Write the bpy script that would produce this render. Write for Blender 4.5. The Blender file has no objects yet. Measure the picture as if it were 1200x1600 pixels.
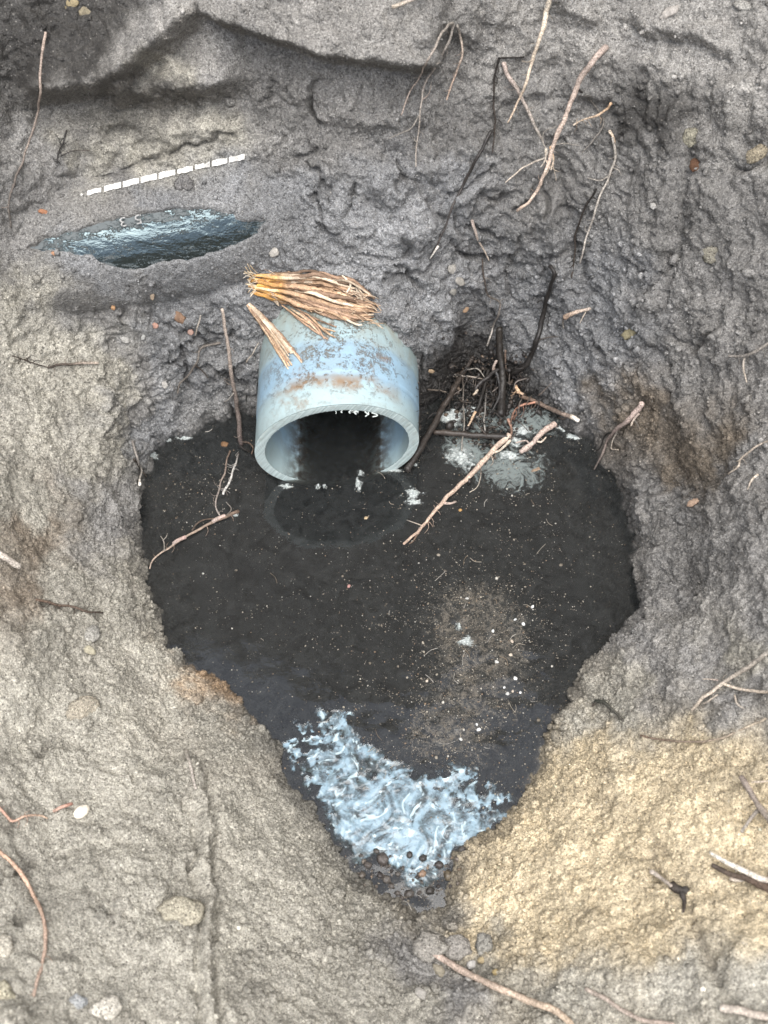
import bpy, math, random
import numpy as np
from mathutils import Vector

# ------------------------------------------------------------------ camera, sky, sun, exposure
SC = bpy.context.scene
COL = SC.collection
H, F, DEP = 1.112, 2000.0, math.radians(60.0)
cd = bpy.data.cameras.new('camera')
cd.sensor_fit = 'VERTICAL'; cd.sensor_height = 36.0; cd.lens = F/1600*36.0
cd.clip_start = 0.02; cd.clip_end = 200
cd.dof.use_dof = True; cd.dof.focus_distance = 1.25; cd.dof.aperture_fstop = 8.0
cam = bpy.data.objects.new('camera', cd); COL.objects.link(cam)
cam.location = (0, 0, H); cam.rotation_euler = (math.radians(90)-DEP, 0, 0)
SC.camera = cam

SUN_EL, SUN_AZ = math.radians(73), math.radians(172)   # azimuth clockwise from +Y
w = bpy.data.worlds.new('World'); SC.world = w; w.use_nodes = True
nt = w.node_tree; bg = nt.nodes['Background']; bg.inputs[1].default_value = 0.12
sky = nt.nodes.new('ShaderNodeTexSky'); sky.sky_type = 'NISHITA'; sky.sun_disc = False
sky.sun_elevation = SUN_EL; sky.sun_rotation = SUN_AZ
sky.dust_density = 3.0; sky.air_density = 1.0; sky.ozone_density = 1.0
hz = nt.nodes.new('ShaderNodeHueSaturation'); hz.inputs['Saturation'].default_value = .55     # thin high haze: paler sky
nt.links.new(sky.outputs[0], hz.inputs['Color']); nt.links.new(hz.outputs[0], bg.inputs[0])
sd = bpy.data.lights.new('sun', 'SUN'); sd.energy = 1.5; sd.angle = math.radians(62); sd.color = (1, .97, .93)
sun = bpy.data.objects.new('sun', sd); COL.objects.link(sun); sun.location = (0, -1, 4)
sdir = Vector((math.sin(SUN_AZ)*math.cos(SUN_EL), math.cos(SUN_AZ)*math.cos(SUN_EL), math.sin(SUN_EL)))
sun.rotation_euler = sdir.to_track_quat('Z', 'Y').to_euler()
vs = SC.view_settings
vs.view_transform = 'Standard'; vs.look = 'None'; vs.gamma = 1.0; vs.use_curve_mapping = False
vs.exposure = 1.35

# ------------------------------------------------------------------ helpers
rng = np.random.default_rng(7); random.seed(7)
FW = np.array([0, math.cos(DEP), -math.sin(DEP)]); UP = np.array([0, math.sin(DEP), math.cos(DEP)])
RT = np.array([1.0, 0, 0]); O = np.array([0, 0, H])

def ray(px, py): return FW + RT*((px-600)/F) + UP*((800-py)/F)
def onz(px, py, z=0.0):
    d = ray(px, py); t = (z-H)/d[2]; return O + d*t
def project(P):
    q = P - O; dep = q@FW; dep = np.where(np.abs(dep) < 1e-6, 1e-6, dep)
    return 600+F*(q[..., 0])/dep, 800-F*(q@UP)/dep, dep

_perm = rng.permutation(256); _perm = np.concatenate([_perm, _perm, _perm])
_g = rng.normal(size=(256, 3)); _g /= np.linalg.norm(_g, axis=1)[:, None]
def perlin(P):
    P = np.asarray(P, float); I = np.floor(P).astype(np.int64); f = P - I; I &= 255
    u = f*f*f*(f*(f*6-15)+10); out = 0
    for dx in (0, 1):
        for dy in (0, 1):
            for dz in (0, 1):
                h = _perm[_perm[_perm[(I[:, 0]+dx) & 255]+((I[:, 1]+dy) & 255)]+((I[:, 2]+dz) & 255)]
                gr = _g[h]
                dot = gr[:, 0]*(f[:, 0]-dx)+gr[:, 1]*(f[:, 1]-dy)+gr[:, 2]*(f[:, 2]-dz)
                wt = (u[:, 0] if dx else 1-u[:, 0])*(u[:, 1] if dy else 1-u[:, 1])*(u[:, 2] if dz else 1-u[:, 2])
                out = out + wt*dot
    return out*1.6
def fbm(P, s, octs=3, gain=.5, off=0.0):
    a, tot, P = 1.0, 0, np.asarray(P)*s+off
    for _ in range(octs):
        tot = tot + a*perlin(P); P = P*2.03+17.1; a *= gain
    return tot
def sst(a, b, x):
    t = np.clip((x-a)/(b-a), 0, 1); return t*t*(3-2*t)

def tag(o, label=None, cat=None, group=None, kind=None):
    if label: o['label'] = label
    if cat: o['category'] = cat
    if group: o['group'] = group
    if kind: o['kind'] = kind
    return o
def mesh(name, V, Fc, mat, parent=None, cols=None, smooth=True, recentre=True, attrs=None):
    V = np.asarray(V, dtype=np.float64)
    loc = np.zeros(3)
    if recentre and parent is None:
        loc = V.mean(axis=0); loc[2] = V[:, 2].min(); V = V-loc
    me = bpy.data.meshes.new(name)
    if isinstance(Fc, np.ndarray):
        k = Fc.shape[1]; n = len(Fc)
        me.vertices.add(len(V)); me.vertices.foreach_set('co', V.astype(np.float32).ravel())
        me.loops.add(n*k); me.loops.foreach_set('vertex_index', Fc.astype(np.int32).ravel())
        me.polygons.add(n); me.polygons.foreach_set('loop_start', np.arange(0, n*k, k, dtype=np.int32))
        me.update(calc_edges=True)
    else:
        me.from_pydata(V.tolist(), [], Fc); me.update()
    if smooth: me.polygons.foreach_set('use_smooth', np.ones(len(me.polygons), dtype=bool))
    if cols is not None:
        a = me.attributes.new('col', 'FLOAT_COLOR', 'POINT')
        c = np.ones((len(V), 4), np.float32); c[:, :3] = cols; a.data.foreach_set('color', c.ravel())
    for k_, v_ in (attrs or {}).items():
        a = me.attributes.new(k_, 'FLOAT', 'POINT'); a.data.foreach_set('value', np.asarray(v_, np.float32))
    me.materials.append(mat)
    o = bpy.data.objects.new(name, me); COL.objects.link(o); o.location = loc
    if parent is not None: o.parent = parent
    return o
def empty(name, loc):
    o = bpy.data.objects.new(name, None); COL.objects.link(o); o.location = loc; o.empty_display_size = .02
    return o

# ------------------------------------------------------------------ materials
class NT:
    def __init__(s, name):
        s.m = bpy.data.materials.new(name); s.m.use_nodes = True; s.t = s.m.node_tree
        s.b = s.t.nodes['Principled BSDF']; s.o = s.t.nodes['Material Output']
    def n(s, typ, **kw):
        nd = s.t.nodes.new('ShaderNode'+typ)
        for k, v in kw.items(): setattr(nd, k, v)
        return nd
    def l(s, a, b): s.t.links.new(a, b)
    def noise(s, scale, detail=3, rough=.55, vec=None, dist=0):
        nd = s.n('TexNoise'); nd.inputs['Scale'].default_value = scale; nd.inputs['Detail'].default_value = detail
        nd.inputs['Roughness'].default_value = rough; nd.inputs['Distortion'].default_value = dist
        s.l(vec if vec is not None else s.co(), nd.inputs['Vector']); return nd.outputs['Fac']
    def co(s):
        if not hasattr(s, '_co'): s._co = s.n('TexCoord').outputs['Object']
        return s._co
    def vor(s, scale, feature='F1', out='Distance', rand=1.0):
        nd = s.n('TexVoronoi'); nd.feature = feature; nd.inputs['Scale'].default_value = scale
        nd.inputs['Randomness'].default_value = rand
        s.l(s.co(), nd.inputs['Vector']); return nd.outputs[out]
    def attr(s, name, out='Color'):
        nd = s.n('Attribute'); nd.attribute_name = name; return nd.outputs[out]
    def mr(s, v, a, b, c=0, d=1, smooth=False):
        nd = s.n('MapRange'); nd.interpolation_type = 'SMOOTHSTEP' if smooth else 'LINEAR'
        for i, x in zip(('From Min', 'From Max', 'To Min', 'To Max'), (a, b, c, d)): nd.inputs[i].default_value = x
        s.l(v, nd.inputs['Value']); return nd.outputs[0]
    def math(s, op, a, b=None):
        nd = s.n('Math'); nd.operation = op
        for i, x in enumerate((a, b)):
            if x is None: continue
            if isinstance(x, (int, float)): nd.inputs[i].default_value = x
            else: s.l(x, nd.inputs[i])
        return nd.outputs[0]
    def mix(s, fac, a, b, mode='MIX'):
        nd = s.n('Mix'); nd.data_type = 'RGBA'; nd.blend_type = mode
        for i, x in ((0, fac), (6, a), (7, b)):
            if isinstance(x, (int, float)): nd.inputs[i].default_value = x
            elif isinstance(x, tuple): nd.inputs[i].default_value = (*x, 1)
            else: s.l(x, nd.inputs[i])
        return nd.outputs[2]
    def scale(s, col, fac):
        nd = s.n('VectorMath'); nd.operation = 'SCALE'; s.l(col, nd.inputs[0])
        if isinstance(fac, (int, float)): nd.inputs['Scale'].default_value = fac
        else: s.l(fac, nd.inputs['Scale'])
        return nd.outputs[0]
    def bump(s, h, dist, strength=1.0, prev=None):
        nd = s.n('Bump'); nd.inputs['Distance'].default_value = dist; nd.inputs['Strength'].default_value = strength
        s.l(h, nd.inputs['Height'])
        if prev is not None: s.l(prev, nd.inputs['Normal'])
        return nd.outputs[0]
    def base(s, c):
        if isinstance(c, tuple): s.b.inputs['Base Color'].default_value = (*c, 1)
        else: s.l(c, s.b.inputs['Base Color'])
    def set(s, **kw):
        for k, v in kw.items():
            k = {'rough': 'Roughness', 'spec': 'Specular IOR Level', 'ior': 'IOR', 'normal': 'Normal', 'metal': 'Metallic', 'coat': 'Coat Weight', 'coatr': 'Coat Roughness', 'sss': 'Subsurface Weight'}[k]
            if isinstance(v, (int, float)): s.b.inputs[k].default_value = v
            else: s.l(v, s.b.inputs[k])

# soil: the attribute 'col' carries the kind of soil and some painted ledge shade, 'wet' how damp it is
def soil_material():
    a = NT('soil')
    g1 = a.mr(a.noise(1000, 2, .65), .3, .7, .55, 1.45)
    g2 = a.mr(a.noise(430, 4, .65), .3, .7, .68, 1.32)
    g3 = a.mr(a.noise(38, 4, .6), .3, .7, .82, 1.18)
    c = a.scale(a.scale(a.scale(a.attr('col'), g1), g2), g3)
    c = a.scale(c, a.mr(a.noise(13, 5, .65), .3, .7, .84, 1.16))
    vn = a.n('TexVoronoi'); vn.inputs['Scale'].default_value = 520; a.l(a.co(), vn.inputs['Vector'])
    sep = a.n('SeparateColor'); a.l(vn.outputs['Color'], sep.inputs[0])
    c = a.scale(c, a.mr(sep.outputs[2], 0, 1, .76, 1.24))
    pale = a.math('MULTIPLY', a.mr(sep.outputs[0], .93, .97, 0, .55), a.mr(vn.outputs['Distance'], .25, .45, 1, 0))
    c = a.mix(pale, c, (.42, .40, .36))
    dark = a.math('MULTIPLY', a.mr(sep.outputs[1], .90, .95, 0, .7), a.mr(vn.outputs['Distance'], .3, .5, 1, 0))
    c = a.mix(dark, c, (.05, .045, .04))
    a.base(c)
    wet = a.attr('wet', 'Fac')
    a.set(rough=a.mr(wet, 0, 1, .95, .42), spec=a.mr(wet, 0, 1, .2, .5))
    b = a.bump(a.mr(vn.outputs['Distance'], 0, .75, 1, 0), .0014, .55)
    b = a.bump(a.noise(300, 4, .65), .0024, .6, b)
    b = a.bump(a.noise(900, 3, .6), .0012, .9, b)
    a.set(normal=b)
    return a.m
M_SOIL = soil_material()

def fibre_material(name, rough=.6, grain=900, spec=.3, amount=.45):
    a = NT(name)
    n = a.mr(a.noise(grain, 3, .6), .3, .7, 1-amount, 1+amount)
    n2 = a.mr(a.noise(grain*.16, 3, .6), .3, .7, .7, 1.3)
    a.base(a.scale(a.scale(a.attr('col'), n), n2)); a.set(rough=rough, spec=spec)
    a.set(normal=a.bump(a.noise(grain*.8, 3), .0005, .8))
    return a.m
M_ROOT = fibre_material('root_bark', .75, 700, .25, .6)
M_WETROOT = fibre_material('wet_black_root', .46, 800, .45, .65)
M_WOOD = fibre_material('split_wood', .75, 1200, .2, .4)
M_STONE = fibre_material('stone', .85, 1100, .25, .35)
M_CHIP = fibre_material('wood_chip', .7, 1200, .25, .3)

# ------------------------------------------------------------------ pit shape (ground)
PIPE_C = np.array([-.0458, .682, .057]); PIPE_R, PIPE_T = .0805, .0097
contour = [(330,660),(300,676),(262,686),(238,704),(222,735),(213,790),(222,860),(235,925),(258,962),(272,1005),(308,1035),
 (345,1050),(375,1085),(405,1130),(435,1165),(450,1205),(480,1250),(520,1310),(560,1362),(600,1388),(645,1402),(685,1390),
 (702,1345),(745,1315),(790,1275),(815,1215),(835,1170),(870,1115),(905,1060),(925,1030),(985,980),(1000,935),(998,880),
 (985,825),(960,760),(940,720),(905,685),(880,655),(830,612),(780,584),(735,574),(705,596),(684,622),(664,648),(640,655),(600,656),(527,656),
 (440,652),(400,648),(370,652)]
W0 = onz(600, 900)[:2]
cw = np.array([onz(*p)[:2] for p in contour])-W0
cth = np.arctan2(cw[:, 1], cw[:, 0]); crr = np.hypot(cw[:, 0], cw[:, 1]); o_ = np.argsort(cth); cth, crr = cth[o_], crr[o_]
cth = np.concatenate([cth-2*np.pi, cth, cth+2*np.pi]); crr = np.tile(crr, 3)

NT_ = 1700
th = np.linspace(-np.pi, np.pi, NT_, endpoint=False)
r0 = np.interp(th, cth, crr)
ker = np.hanning(15); ker /= ker.sum()
r0 = np.convolve(np.concatenate([r0[-7:], r0, r0[:7]]), ker, 'valid')
cp_ = np.stack([r0*np.cos(th), r0*np.sin(th), 0*th], 1); r0 = r0+.0036*fbm(cp_, 40, 4, .5)
def contour_r(t): return np.interp(t, np.concatenate([th-2*np.pi, th, th+2*np.pi]), np.tile(r0, 3))

ANG = [0, 45, 90, 135, 180, 225, 270, 315]
PROF = [  # unseen tops of the walls raised to darken the water's reflection
 [(0,0),(.012,.05),(.035,.11),(.08,.19),(.13,.28),(.19,.38),(.26,.48),(.39,.95),(.50,1.60)],      # right wall
 [(0,0),(.018,.05),(.045,.12),(.085,.20),(.135,.29),(.195,.39),(.27,.49),(.38,1.05),(.47,1.90)],
 [(0,0),(.015,.065),(.036,.135),(.085,.21),(.145,.30),(.205,.40),(.28,.50),(.37,1.10),(.44,2.00)],     # back wall
 [(0,0),(.022,.045),(.055,.105),(.115,.18),(.185,.27),(.26,.37),(.35,.48),(.48,.95),(.60,1.65)],
 [(0,0),(.015,.035),(.05,.08),(.12,.14),(.20,.215),(.30,.32),(.42,.45),(.65,.70),(.9,1.0)],     # left bank
 [(0,0),(.02,.012),(.07,.04),(.15,.085),(.26,.145),(.40,.235),(.58,.36),(.8,.5),(1.1,.62)],
 [(0,0),(.015,.008),(.05,.03),(.11,.06),(.20,.105),(.34,.18),(.56,.31),(.8,.42),(1.1,.55)],     # near bank
 [(0,0),(.015,.014),(.055,.05),(.12,.09),(.21,.15),(.33,.24),(.48,.36),(.7,.52),(1.0,.75)],
]
PROF = np.array(PROF)                                           # 8 x 8 x 2
tt = (np.degrees(th) % 360)/45.0
i0 = np.floor(tt).astype(int) % 8; fr = tt-np.floor(tt); fr = fr*fr*(3-2*fr)
K = PROF[i0]*(1-fr)[:, None, None]+PROF[(i0+1) % 8]*fr[:, None, None]      # nt x 8 x 2
K = np.concatenate([np.broadcast_to(np.array([[[-.06, -.09], [-.025, -.045]]]), (NT_, 2, 2)), K], axis=1)   # below the water
ps = np.concatenate([np.linspace(.6, 2, 34, endpoint=False), np.linspace(2, 8, 400, endpoint=False), np.linspace(8, 10, 70)])
def spline(K, p):
    i = np.clip(np.floor(p).astype(int), 0, K.shape[1]-2); f = (p-i)[None, :, None]
    g = lambda j: K[:, np.clip(j, 0, K.shape[1]-1)]
    a, b, c, d = g(i-1), g(i), g(i+1), g(i+2)
    return .5*(2*b+(c-a)*f+(2*a-5*b+4*c-d)*f**2+(3*b-a-3*c+d)*f**3)
S = spline(K, ps)                                               # nt x np x 2
far = np.array([.4, 1.2, 3, 8, 20, 60]); fz = np.array([.15, .45, .8, 1, 1, 1])
S = np.concatenate([S, np.stack([S[:, -1:, 0]+far[None, :], S[:, -1:, 1]+(1.7-S[:, -1:, 1])*fz[None, :]], -1)], axis=1)
NP_ = S.shape[1]
kb = np.hanning(221); kb /= kb.sum(); r0s = np.convolve(np.concatenate([r0[-110:], r0, r0[:110]]), kb, 'valid')
rr = r0[:, None]+(r0s-r0)[:, None]*sst(.01, .07, S[..., 0])+S[..., 0]
V = np.stack([W0[0]+rr*np.cos(th)[:, None], W0[1]+rr*np.sin(th)[:, None], S[..., 1]], -1)
near = np.ones((NT_, NP_)); near[:, -6:] = 0
dth = np.roll(V, -1, 0)-np.roll(V, 1, 0); dpp = np.gradient(V, axis=1)
Nn = np.cross(dpp, dth); Nn /= np.linalg.norm(Nn, axis=2)[..., None]+1e-12
Nn[Nn[..., 2] < 0] *= -1
V0 = V.reshape(-1, 3); N0 = Nn.reshape(-1, 3); near = near.ravel()
PX, PY, DP = project(V0)
inview = (PX > -250) & (PX < 1450) & (PY > -300) & (PY < 1900) & (DP > .2)

# --- kinds of soil, sampled where each lies; W and P also deepen ledge shading
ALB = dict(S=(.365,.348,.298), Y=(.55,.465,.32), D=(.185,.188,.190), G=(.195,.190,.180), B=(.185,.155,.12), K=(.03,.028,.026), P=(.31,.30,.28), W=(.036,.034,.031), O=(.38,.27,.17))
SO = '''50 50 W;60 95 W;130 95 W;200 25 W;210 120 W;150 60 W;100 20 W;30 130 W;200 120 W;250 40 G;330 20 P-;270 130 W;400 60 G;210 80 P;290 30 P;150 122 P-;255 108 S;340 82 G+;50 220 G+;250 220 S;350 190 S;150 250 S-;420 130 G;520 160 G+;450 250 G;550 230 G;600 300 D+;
500 20 P;600 30 P-;450 30 P-;700 30 G;800 40 P-;900 60 P;1000 40 P;1100 50 P;1180 90 P;900 200 G;750 200 G-;700 300 D+;850 300 G-;1000 250 G-;1040 180 W;1150 200 P-;1050 350 G;1150 350 G;1120 450 G;1170 550 G;
950 450 D;930 500 D;1050 550 G;900 580 D+;1000 650 B-;1080 700 B-;1180 700 G;1050 800 G-;1150 850 G;1050 900 G;1180 950 G+;1150 1040 S-;1000 1020 G+;1100 1050 G+;950 1100 S-;1180 1080 G+;900 1200 Y-;1000 1200 Y;1100 1180 Y-;850 1300 Y;950 1350 Y;1050 1300 Y;1150 1300 Y;
760 1420 Y;850 1450 Y;1000 1450 Y;1150 1430 Y;900 1560 S;1050 1560 S;1180 1550 S;700 1560 G+;640 1500 G+;750 1510 S-;50 470 S-;150 470 G-;60 560 S;60 650 S;120 600 S-;30 790 S-;70 830 B;40 930 B;120 900 S-;180 800 G+;150 700 S-;180 600 G-;220 650 D+;220 550 D;
300 560 D;250 480 D;350 450 D;300 420 D;150 420 D+;450 420 D+;550 400 D++;620 400 D++;650 420 D+;700 500 D++;650 560 D+;830 470 D;830 570 D;60 330 G-;20 400 G;200 300 G-;350 300 D+;250 340 D;450 330 D;100 280 G-;500 330 D+;
100 1000 S-;200 950 S-;250 1050 S;50 1100 S;150 1150 S;300 1120 S;370 1150 S-;250 1250 S;100 1250 S;400 1300 S;500 1350 S-;100 1400 S-;200 1400 S;400 1450 S;550 1450 S-;300 1550 S;100 1550 S;500 1550 S-;600 1560 S-;355 1065 O;735 590 K;780 560 K;770 610 K;800 620 K;750 600 K;720 580 K;760 570 K;700 610 K;690 640 K;790 590 K;745 560 K'''
pts, cc = [], []
for e in SO.replace('\n', '').split(';'):
    x, y, k = e.split(); m = {'-': .82, '+': 1.2, '++': 1.55}.get(k[1:], 1.0); pts.append((float(x), float(y))); cc.append(np.array(ALB[k[0]])*m)
pts = np.array(pts); cc = np.array(cc)
wx = PX+62*fbm(V0, 14, 3)+18*fbm(V0, 70, 2, off=5); wy = PY+42*fbm(V0, 16, 3, off=31)+18*fbm(V0, 70, 2, off=77)
def shepard(x, y, val, p=3.2):
    num = np.zeros((len(x), val.shape[1])); den = np.zeros(len(x))
    for (a, b), c in zip(pts, val):
        wgt = 1/(((x-a)**2+(y-b)**2)/900+.15)**(p/2); num += wgt[:, None]*c; den += wgt
    return num/den[:, None]
sel = np.where(inview)[0]
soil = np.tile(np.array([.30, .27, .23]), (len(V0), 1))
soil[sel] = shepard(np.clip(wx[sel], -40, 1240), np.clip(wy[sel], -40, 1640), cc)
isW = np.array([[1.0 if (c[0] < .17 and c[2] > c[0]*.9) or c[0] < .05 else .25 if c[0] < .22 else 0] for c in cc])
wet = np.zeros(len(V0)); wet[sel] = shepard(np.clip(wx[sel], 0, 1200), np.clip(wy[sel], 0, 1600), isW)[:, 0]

# --- relief
clay = wet
D = np.zeros(len(V0))
steep = sst(.85, .45, N0[:, 2])
D += near*(.011*fbm(V0, 9, 2)+(.0045+.0035*steep)*fbm(V0, 28, 3, off=9))
n3 = fbm(V0, 85, 3, off=3)
D += near*(.0022+.0016*steep)*n3
rid = 1-np.abs(fbm(V0, 60, 2, off=41))*2.2
D -= near*(.0006+.0022*clay+.001*steep)*np.clip(rid-.55, 0, 1)/.45
rid2 = 1-np.abs(fbm(V0, 130, 2, off=57))*2.0
D += near*(.0016-.0006*clay)*fbm(V0, 250, 2, off=13)-near*(.0005+.0012*clay)*np.clip(rid2-.5, 0, 1)
shore = sst(.0, .05, np.abs(V0[:, 2])); D *= .7+.3*shore

def polydist(P, pl):
    """distance in photo pixels to a polyline, side (+ = up/left hand), fraction along"""
    best = np.full(len(P), 1e9); side = np.zeros(len(P)); frac = np.zeros(len(P)); pl = np.asarray(pl, float)
    L = np.concatenate([[0], np.cumsum(np.hypot(*np.diff(pl, axis=0).T))])
    for i in range(len(pl)-1):
        a, b = pl[i], pl[i+1]; ab = b-a; q = P-a
        t = np.clip((q@ab)/(ab@ab), 0, 1); e = q-t[:, None]*ab; d = np.hypot(e[:, 0], e[:, 1])
        u = d < best; best[u] = d[u]; side[u] = (ab[0]*q[u, 1]-ab[1]*q[u, 0]); frac[u] = (L[i]+t[u]*(L[i+1]-L[i]))/L[-1]
    return best, np.sign(side), frac
jx = PX+9*fbm(V0, 60, 3, off=21); jy = PY+9*fbm(V0, 60, 3, off=63)
def region(pl, m):
    pl = np.asarray(pl); return np.where((PX > pl[:, 0].min()-m) & (PX < pl[:, 0].max()+m) & (PY > pl[:, 1].min()-m) & (PY < pl[:, 1].max()+m) & inview)[0]
def groove(pl, w_, amp, taper=.12, wob=1.0, colour=None, camt=.8):
    i = region(pl, w_*4); P = np.stack([PX[i]*(1-wob)+jx[i]*wob, PY[i]*(1-wob)+jy[i]*wob], 1)
    d, s, f = polydist(P, pl); e = np.exp(-(d/w_)**2)*sst(0, taper, f)*sst(0, taper, 1-f)
    D[i] += amp*e
    if colour is not None: soil[i] = soil[i]*(1-camt*e[:, None])+np.array(colour)*camt*e[:, None]
def ledge(pl, amp, ramp, decay, sign=1, taper=.2, colour=None, lo=0.0):
    """ground on one side of the line stands proud: rises over ramp px, falls back over decay px"""
    i = region(pl, ramp+decay*3); P = np.stack([PX[i]*.6+jx[i]*.4, PY[i]*.6+jy[i]*.4], 1)
    d, s, f = polydist(P, pl); s = -s*sign
    tp = sst(0, taper, f)*sst(0, taper, 1-f); dd = d*s
    up = sst(0, ramp, dd)*np.exp(-np.clip(dd-ramp, 0, None)/decay)
    D[i] += amp*up*tp
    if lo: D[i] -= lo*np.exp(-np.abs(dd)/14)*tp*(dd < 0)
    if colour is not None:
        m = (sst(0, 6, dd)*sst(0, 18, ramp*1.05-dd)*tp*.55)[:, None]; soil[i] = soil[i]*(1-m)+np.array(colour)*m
dark = (.12, .11, .095)  # ledge undersides: darker soil, with overhang shade put into the colour too
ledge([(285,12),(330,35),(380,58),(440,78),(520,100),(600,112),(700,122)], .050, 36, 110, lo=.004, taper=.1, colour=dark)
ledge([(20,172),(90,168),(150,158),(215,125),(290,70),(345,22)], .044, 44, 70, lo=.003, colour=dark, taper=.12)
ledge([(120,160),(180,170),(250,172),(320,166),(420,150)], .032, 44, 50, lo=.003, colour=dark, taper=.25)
ledge([(510,205),(560,215),(620,212),(690,200)], .012, 30, 60)
ledge([(640,255),(690,300),(725,360)], .008, 20, 50, sign=1, lo=.003)
ledge([(868,215),(872,280),(890,350),(905,430),(915,500)], .012, 26, 60, sign=-1, lo=.006)
ledge([(1180,120),(1160,200),(1150,260)], .010, 20, 60, sign=-1, lo=.004)
ledge([(960,20),(1010,60),(1080,70),(1150,110)], .012, 22, 50, lo=.005)
ledge([(840,10),(900,40),(940,50)], .010, 22, 50, lo=.004)
ledge([(1085,560),(1100,640),(1120,740)], .008, 24, 70, sign=-1, lo=.004)
ledge([(1030,850),(1050,910),(1040,960)], .007, 20, 60, sign=-1, lo=.005)
ledge([(1072,90),(1076,160),(1070,240),(1064,320),(1054,400),(1044,470),(1034,540),(1026,600)], .012, 22, 60, sign=-1, lo=.010, taper=.3)
ledge([(1130,380),(1135,450),(1125,520)], .006, 12, 60, sign=1)
ledge([(870,310),(885,370),(900,430)], .007, 16, 70, sign=-1, lo=.004)
ledge([(990,90),(1010,130),(1060,150)], .008, 14, 50)
ledge([(740,155),(800,165),(870,150),(950,170),(990,210)], .007, 16, 60, lo=.003)
ledge([(610,60),(700,60),(780,100)], .008, 20, 60, lo=.003)
ledge([(135,530),(142,620),(118,740),(92,830),(70,930)], .005, 20, 80, sign=1)
ledge([(0,985),(50,983),(110,975)], .006, 8, 60, sign=-1, lo=.003)
for pl, w_, a_ in [([(140,288),(165,283),(190,275),(215,255),(260,240),(310,225),(345,215),(370,205)], 3.2, -.010),
    ([(490,125),(482,150),(478,168),(495,190),(505,200)], 4, -.012), ([(425,130),(420,150),(405,175)], 3, -.008),
    ([(440,215),(430,235),(418,250)], 3, -.005), ([(590,436),(640,434),(668,420),(682,400)], 4, -.008), ([(560,390),(590,405),(640,400)], 3.5, -.006),
    ([(330,420),(350,440),(400,436)], 3.5, -.006), ([(620,270),(660,300),(690,340),(700,350)], 6, -.006), ([(540,300),(580,320)], 4, -.004),
    ([(45,385),(75,378),(90,365)], 4, -.006), ([(245,445),(262,462),(290,455)], 3.5, -.006), ([(235,455),(238,480),(230,510)], 3, -.005),
    ([(60,936),(100,948),(150,955)], 4, -.006), ([(205,945),(215,975)], 3, -.004), ([(355,610),(372,590),(395,600)], 4, -.004),
    ([(640,480),(660,500),(655,530)], 4, -.005), ([(800,400),(790,440),(800,470)], 4, -.005), ([(150,490),(180,520),(175,560),(150,600)], 5, -.004),
    ([(1040,1340),(1020,1310),(1018,1345),(1030,1380)], 9, -.006), ([(1070,1400),(1085,1450),(1110,1500),(1130,1560)], 8, -.006),
    ([(1065,865),(1075,900),(1062,930)], 12, -.005), ([(950,930),(965,945)], 8, -.006), ([(295,1340),(305,1360)], 4, -.010), ([(308,1420),(304,1450)], 4, -.009),
    ([(30,1310),(45,1340),(20,1360)], 8, -.006), ([(60,1330),(48,1345)], 5, -.006), ([(30,1420),(38,1440)], 6, -.009), ([(90,1150),(60,1180)], 5, -.005)]:
    groove(pl, w_*1.1, a_, colour=(.06,.055,.05), camt=.35)
cr_ = random.Random(11)
for k in range(58):
    cx_, cy_ = (cr_.uniform(420, 900), cr_.uniform(240, 560)) if k % 3 else (cr_.uniform(180, 400), cr_.uniform(430, 640))
    if k > 46: cx_, cy_ = cr_.uniform(900, 1180), cr_.uniform(60, 700)
    an = cr_.uniform(-.7, .7)+(0 if cr_.random() < .6 else 1.5); pl = [(cx_, cy_)]
    for q in range(cr_.randint(2, 4)):
        an += cr_.uniform(-.6, .6); st = cr_.uniform(14, 30); pl.append((pl[-1][0]+st*math.cos(an), pl[-1][1]+st*math.sin(an)))
    groove(pl, cr_.uniform(2.6, 4.2), -cr_.uniform(.004, .009), colour=(.06,.055,.05), camt=.35)
    if cr_.random() < .5: ledge(pl, cr_.uniform(.003, .006), 8, 30, sign=cr_.choice([1, -1]))
# mud covered root running down the near bank, folds of slumped clay by the water
rootridge = [(294,1175),(300,1220),(312,1275),(318,1315),(312,1355),(326,1405),(322,1450),(317,1510),(324,1560),(332,1620)]
groove(rootridge, 10, .009, .06, .6)
groove([(x+14, y) for x, y in rootridge], 5, -.008, .06, .6); groove([(x-12, y+8) for x, y in rootridge[2:]], 4.5, -.006, .06, .6)
groove([(836,520),(868,580),(890,640),(905,690)], 16, .006); groove([(855,520),(890,590),(912,660),(915,695)], 7, -.004); groove([(880,540),(915,610),(925,680)], 10, .005)
groove([(205,640),(213,675),(217,720)], 10, .009, .25); groove([(196,650),(203,700),(208,745)], 5, -.008, .2)
groove([(160,600),(150,640),(130,700)], 14, .004)
groove([(100,355),(180,325),(300,300),(390,285)], 30, .004)
dn = random.Random(21)
dents = [(dn.uniform(0, 1200), dn.uniform(900, 1640), dn.uniform(7, 26), dn.choice([-1, 1, 1])*dn.uniform(.0015, .004)) for _ in range(95)]
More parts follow.
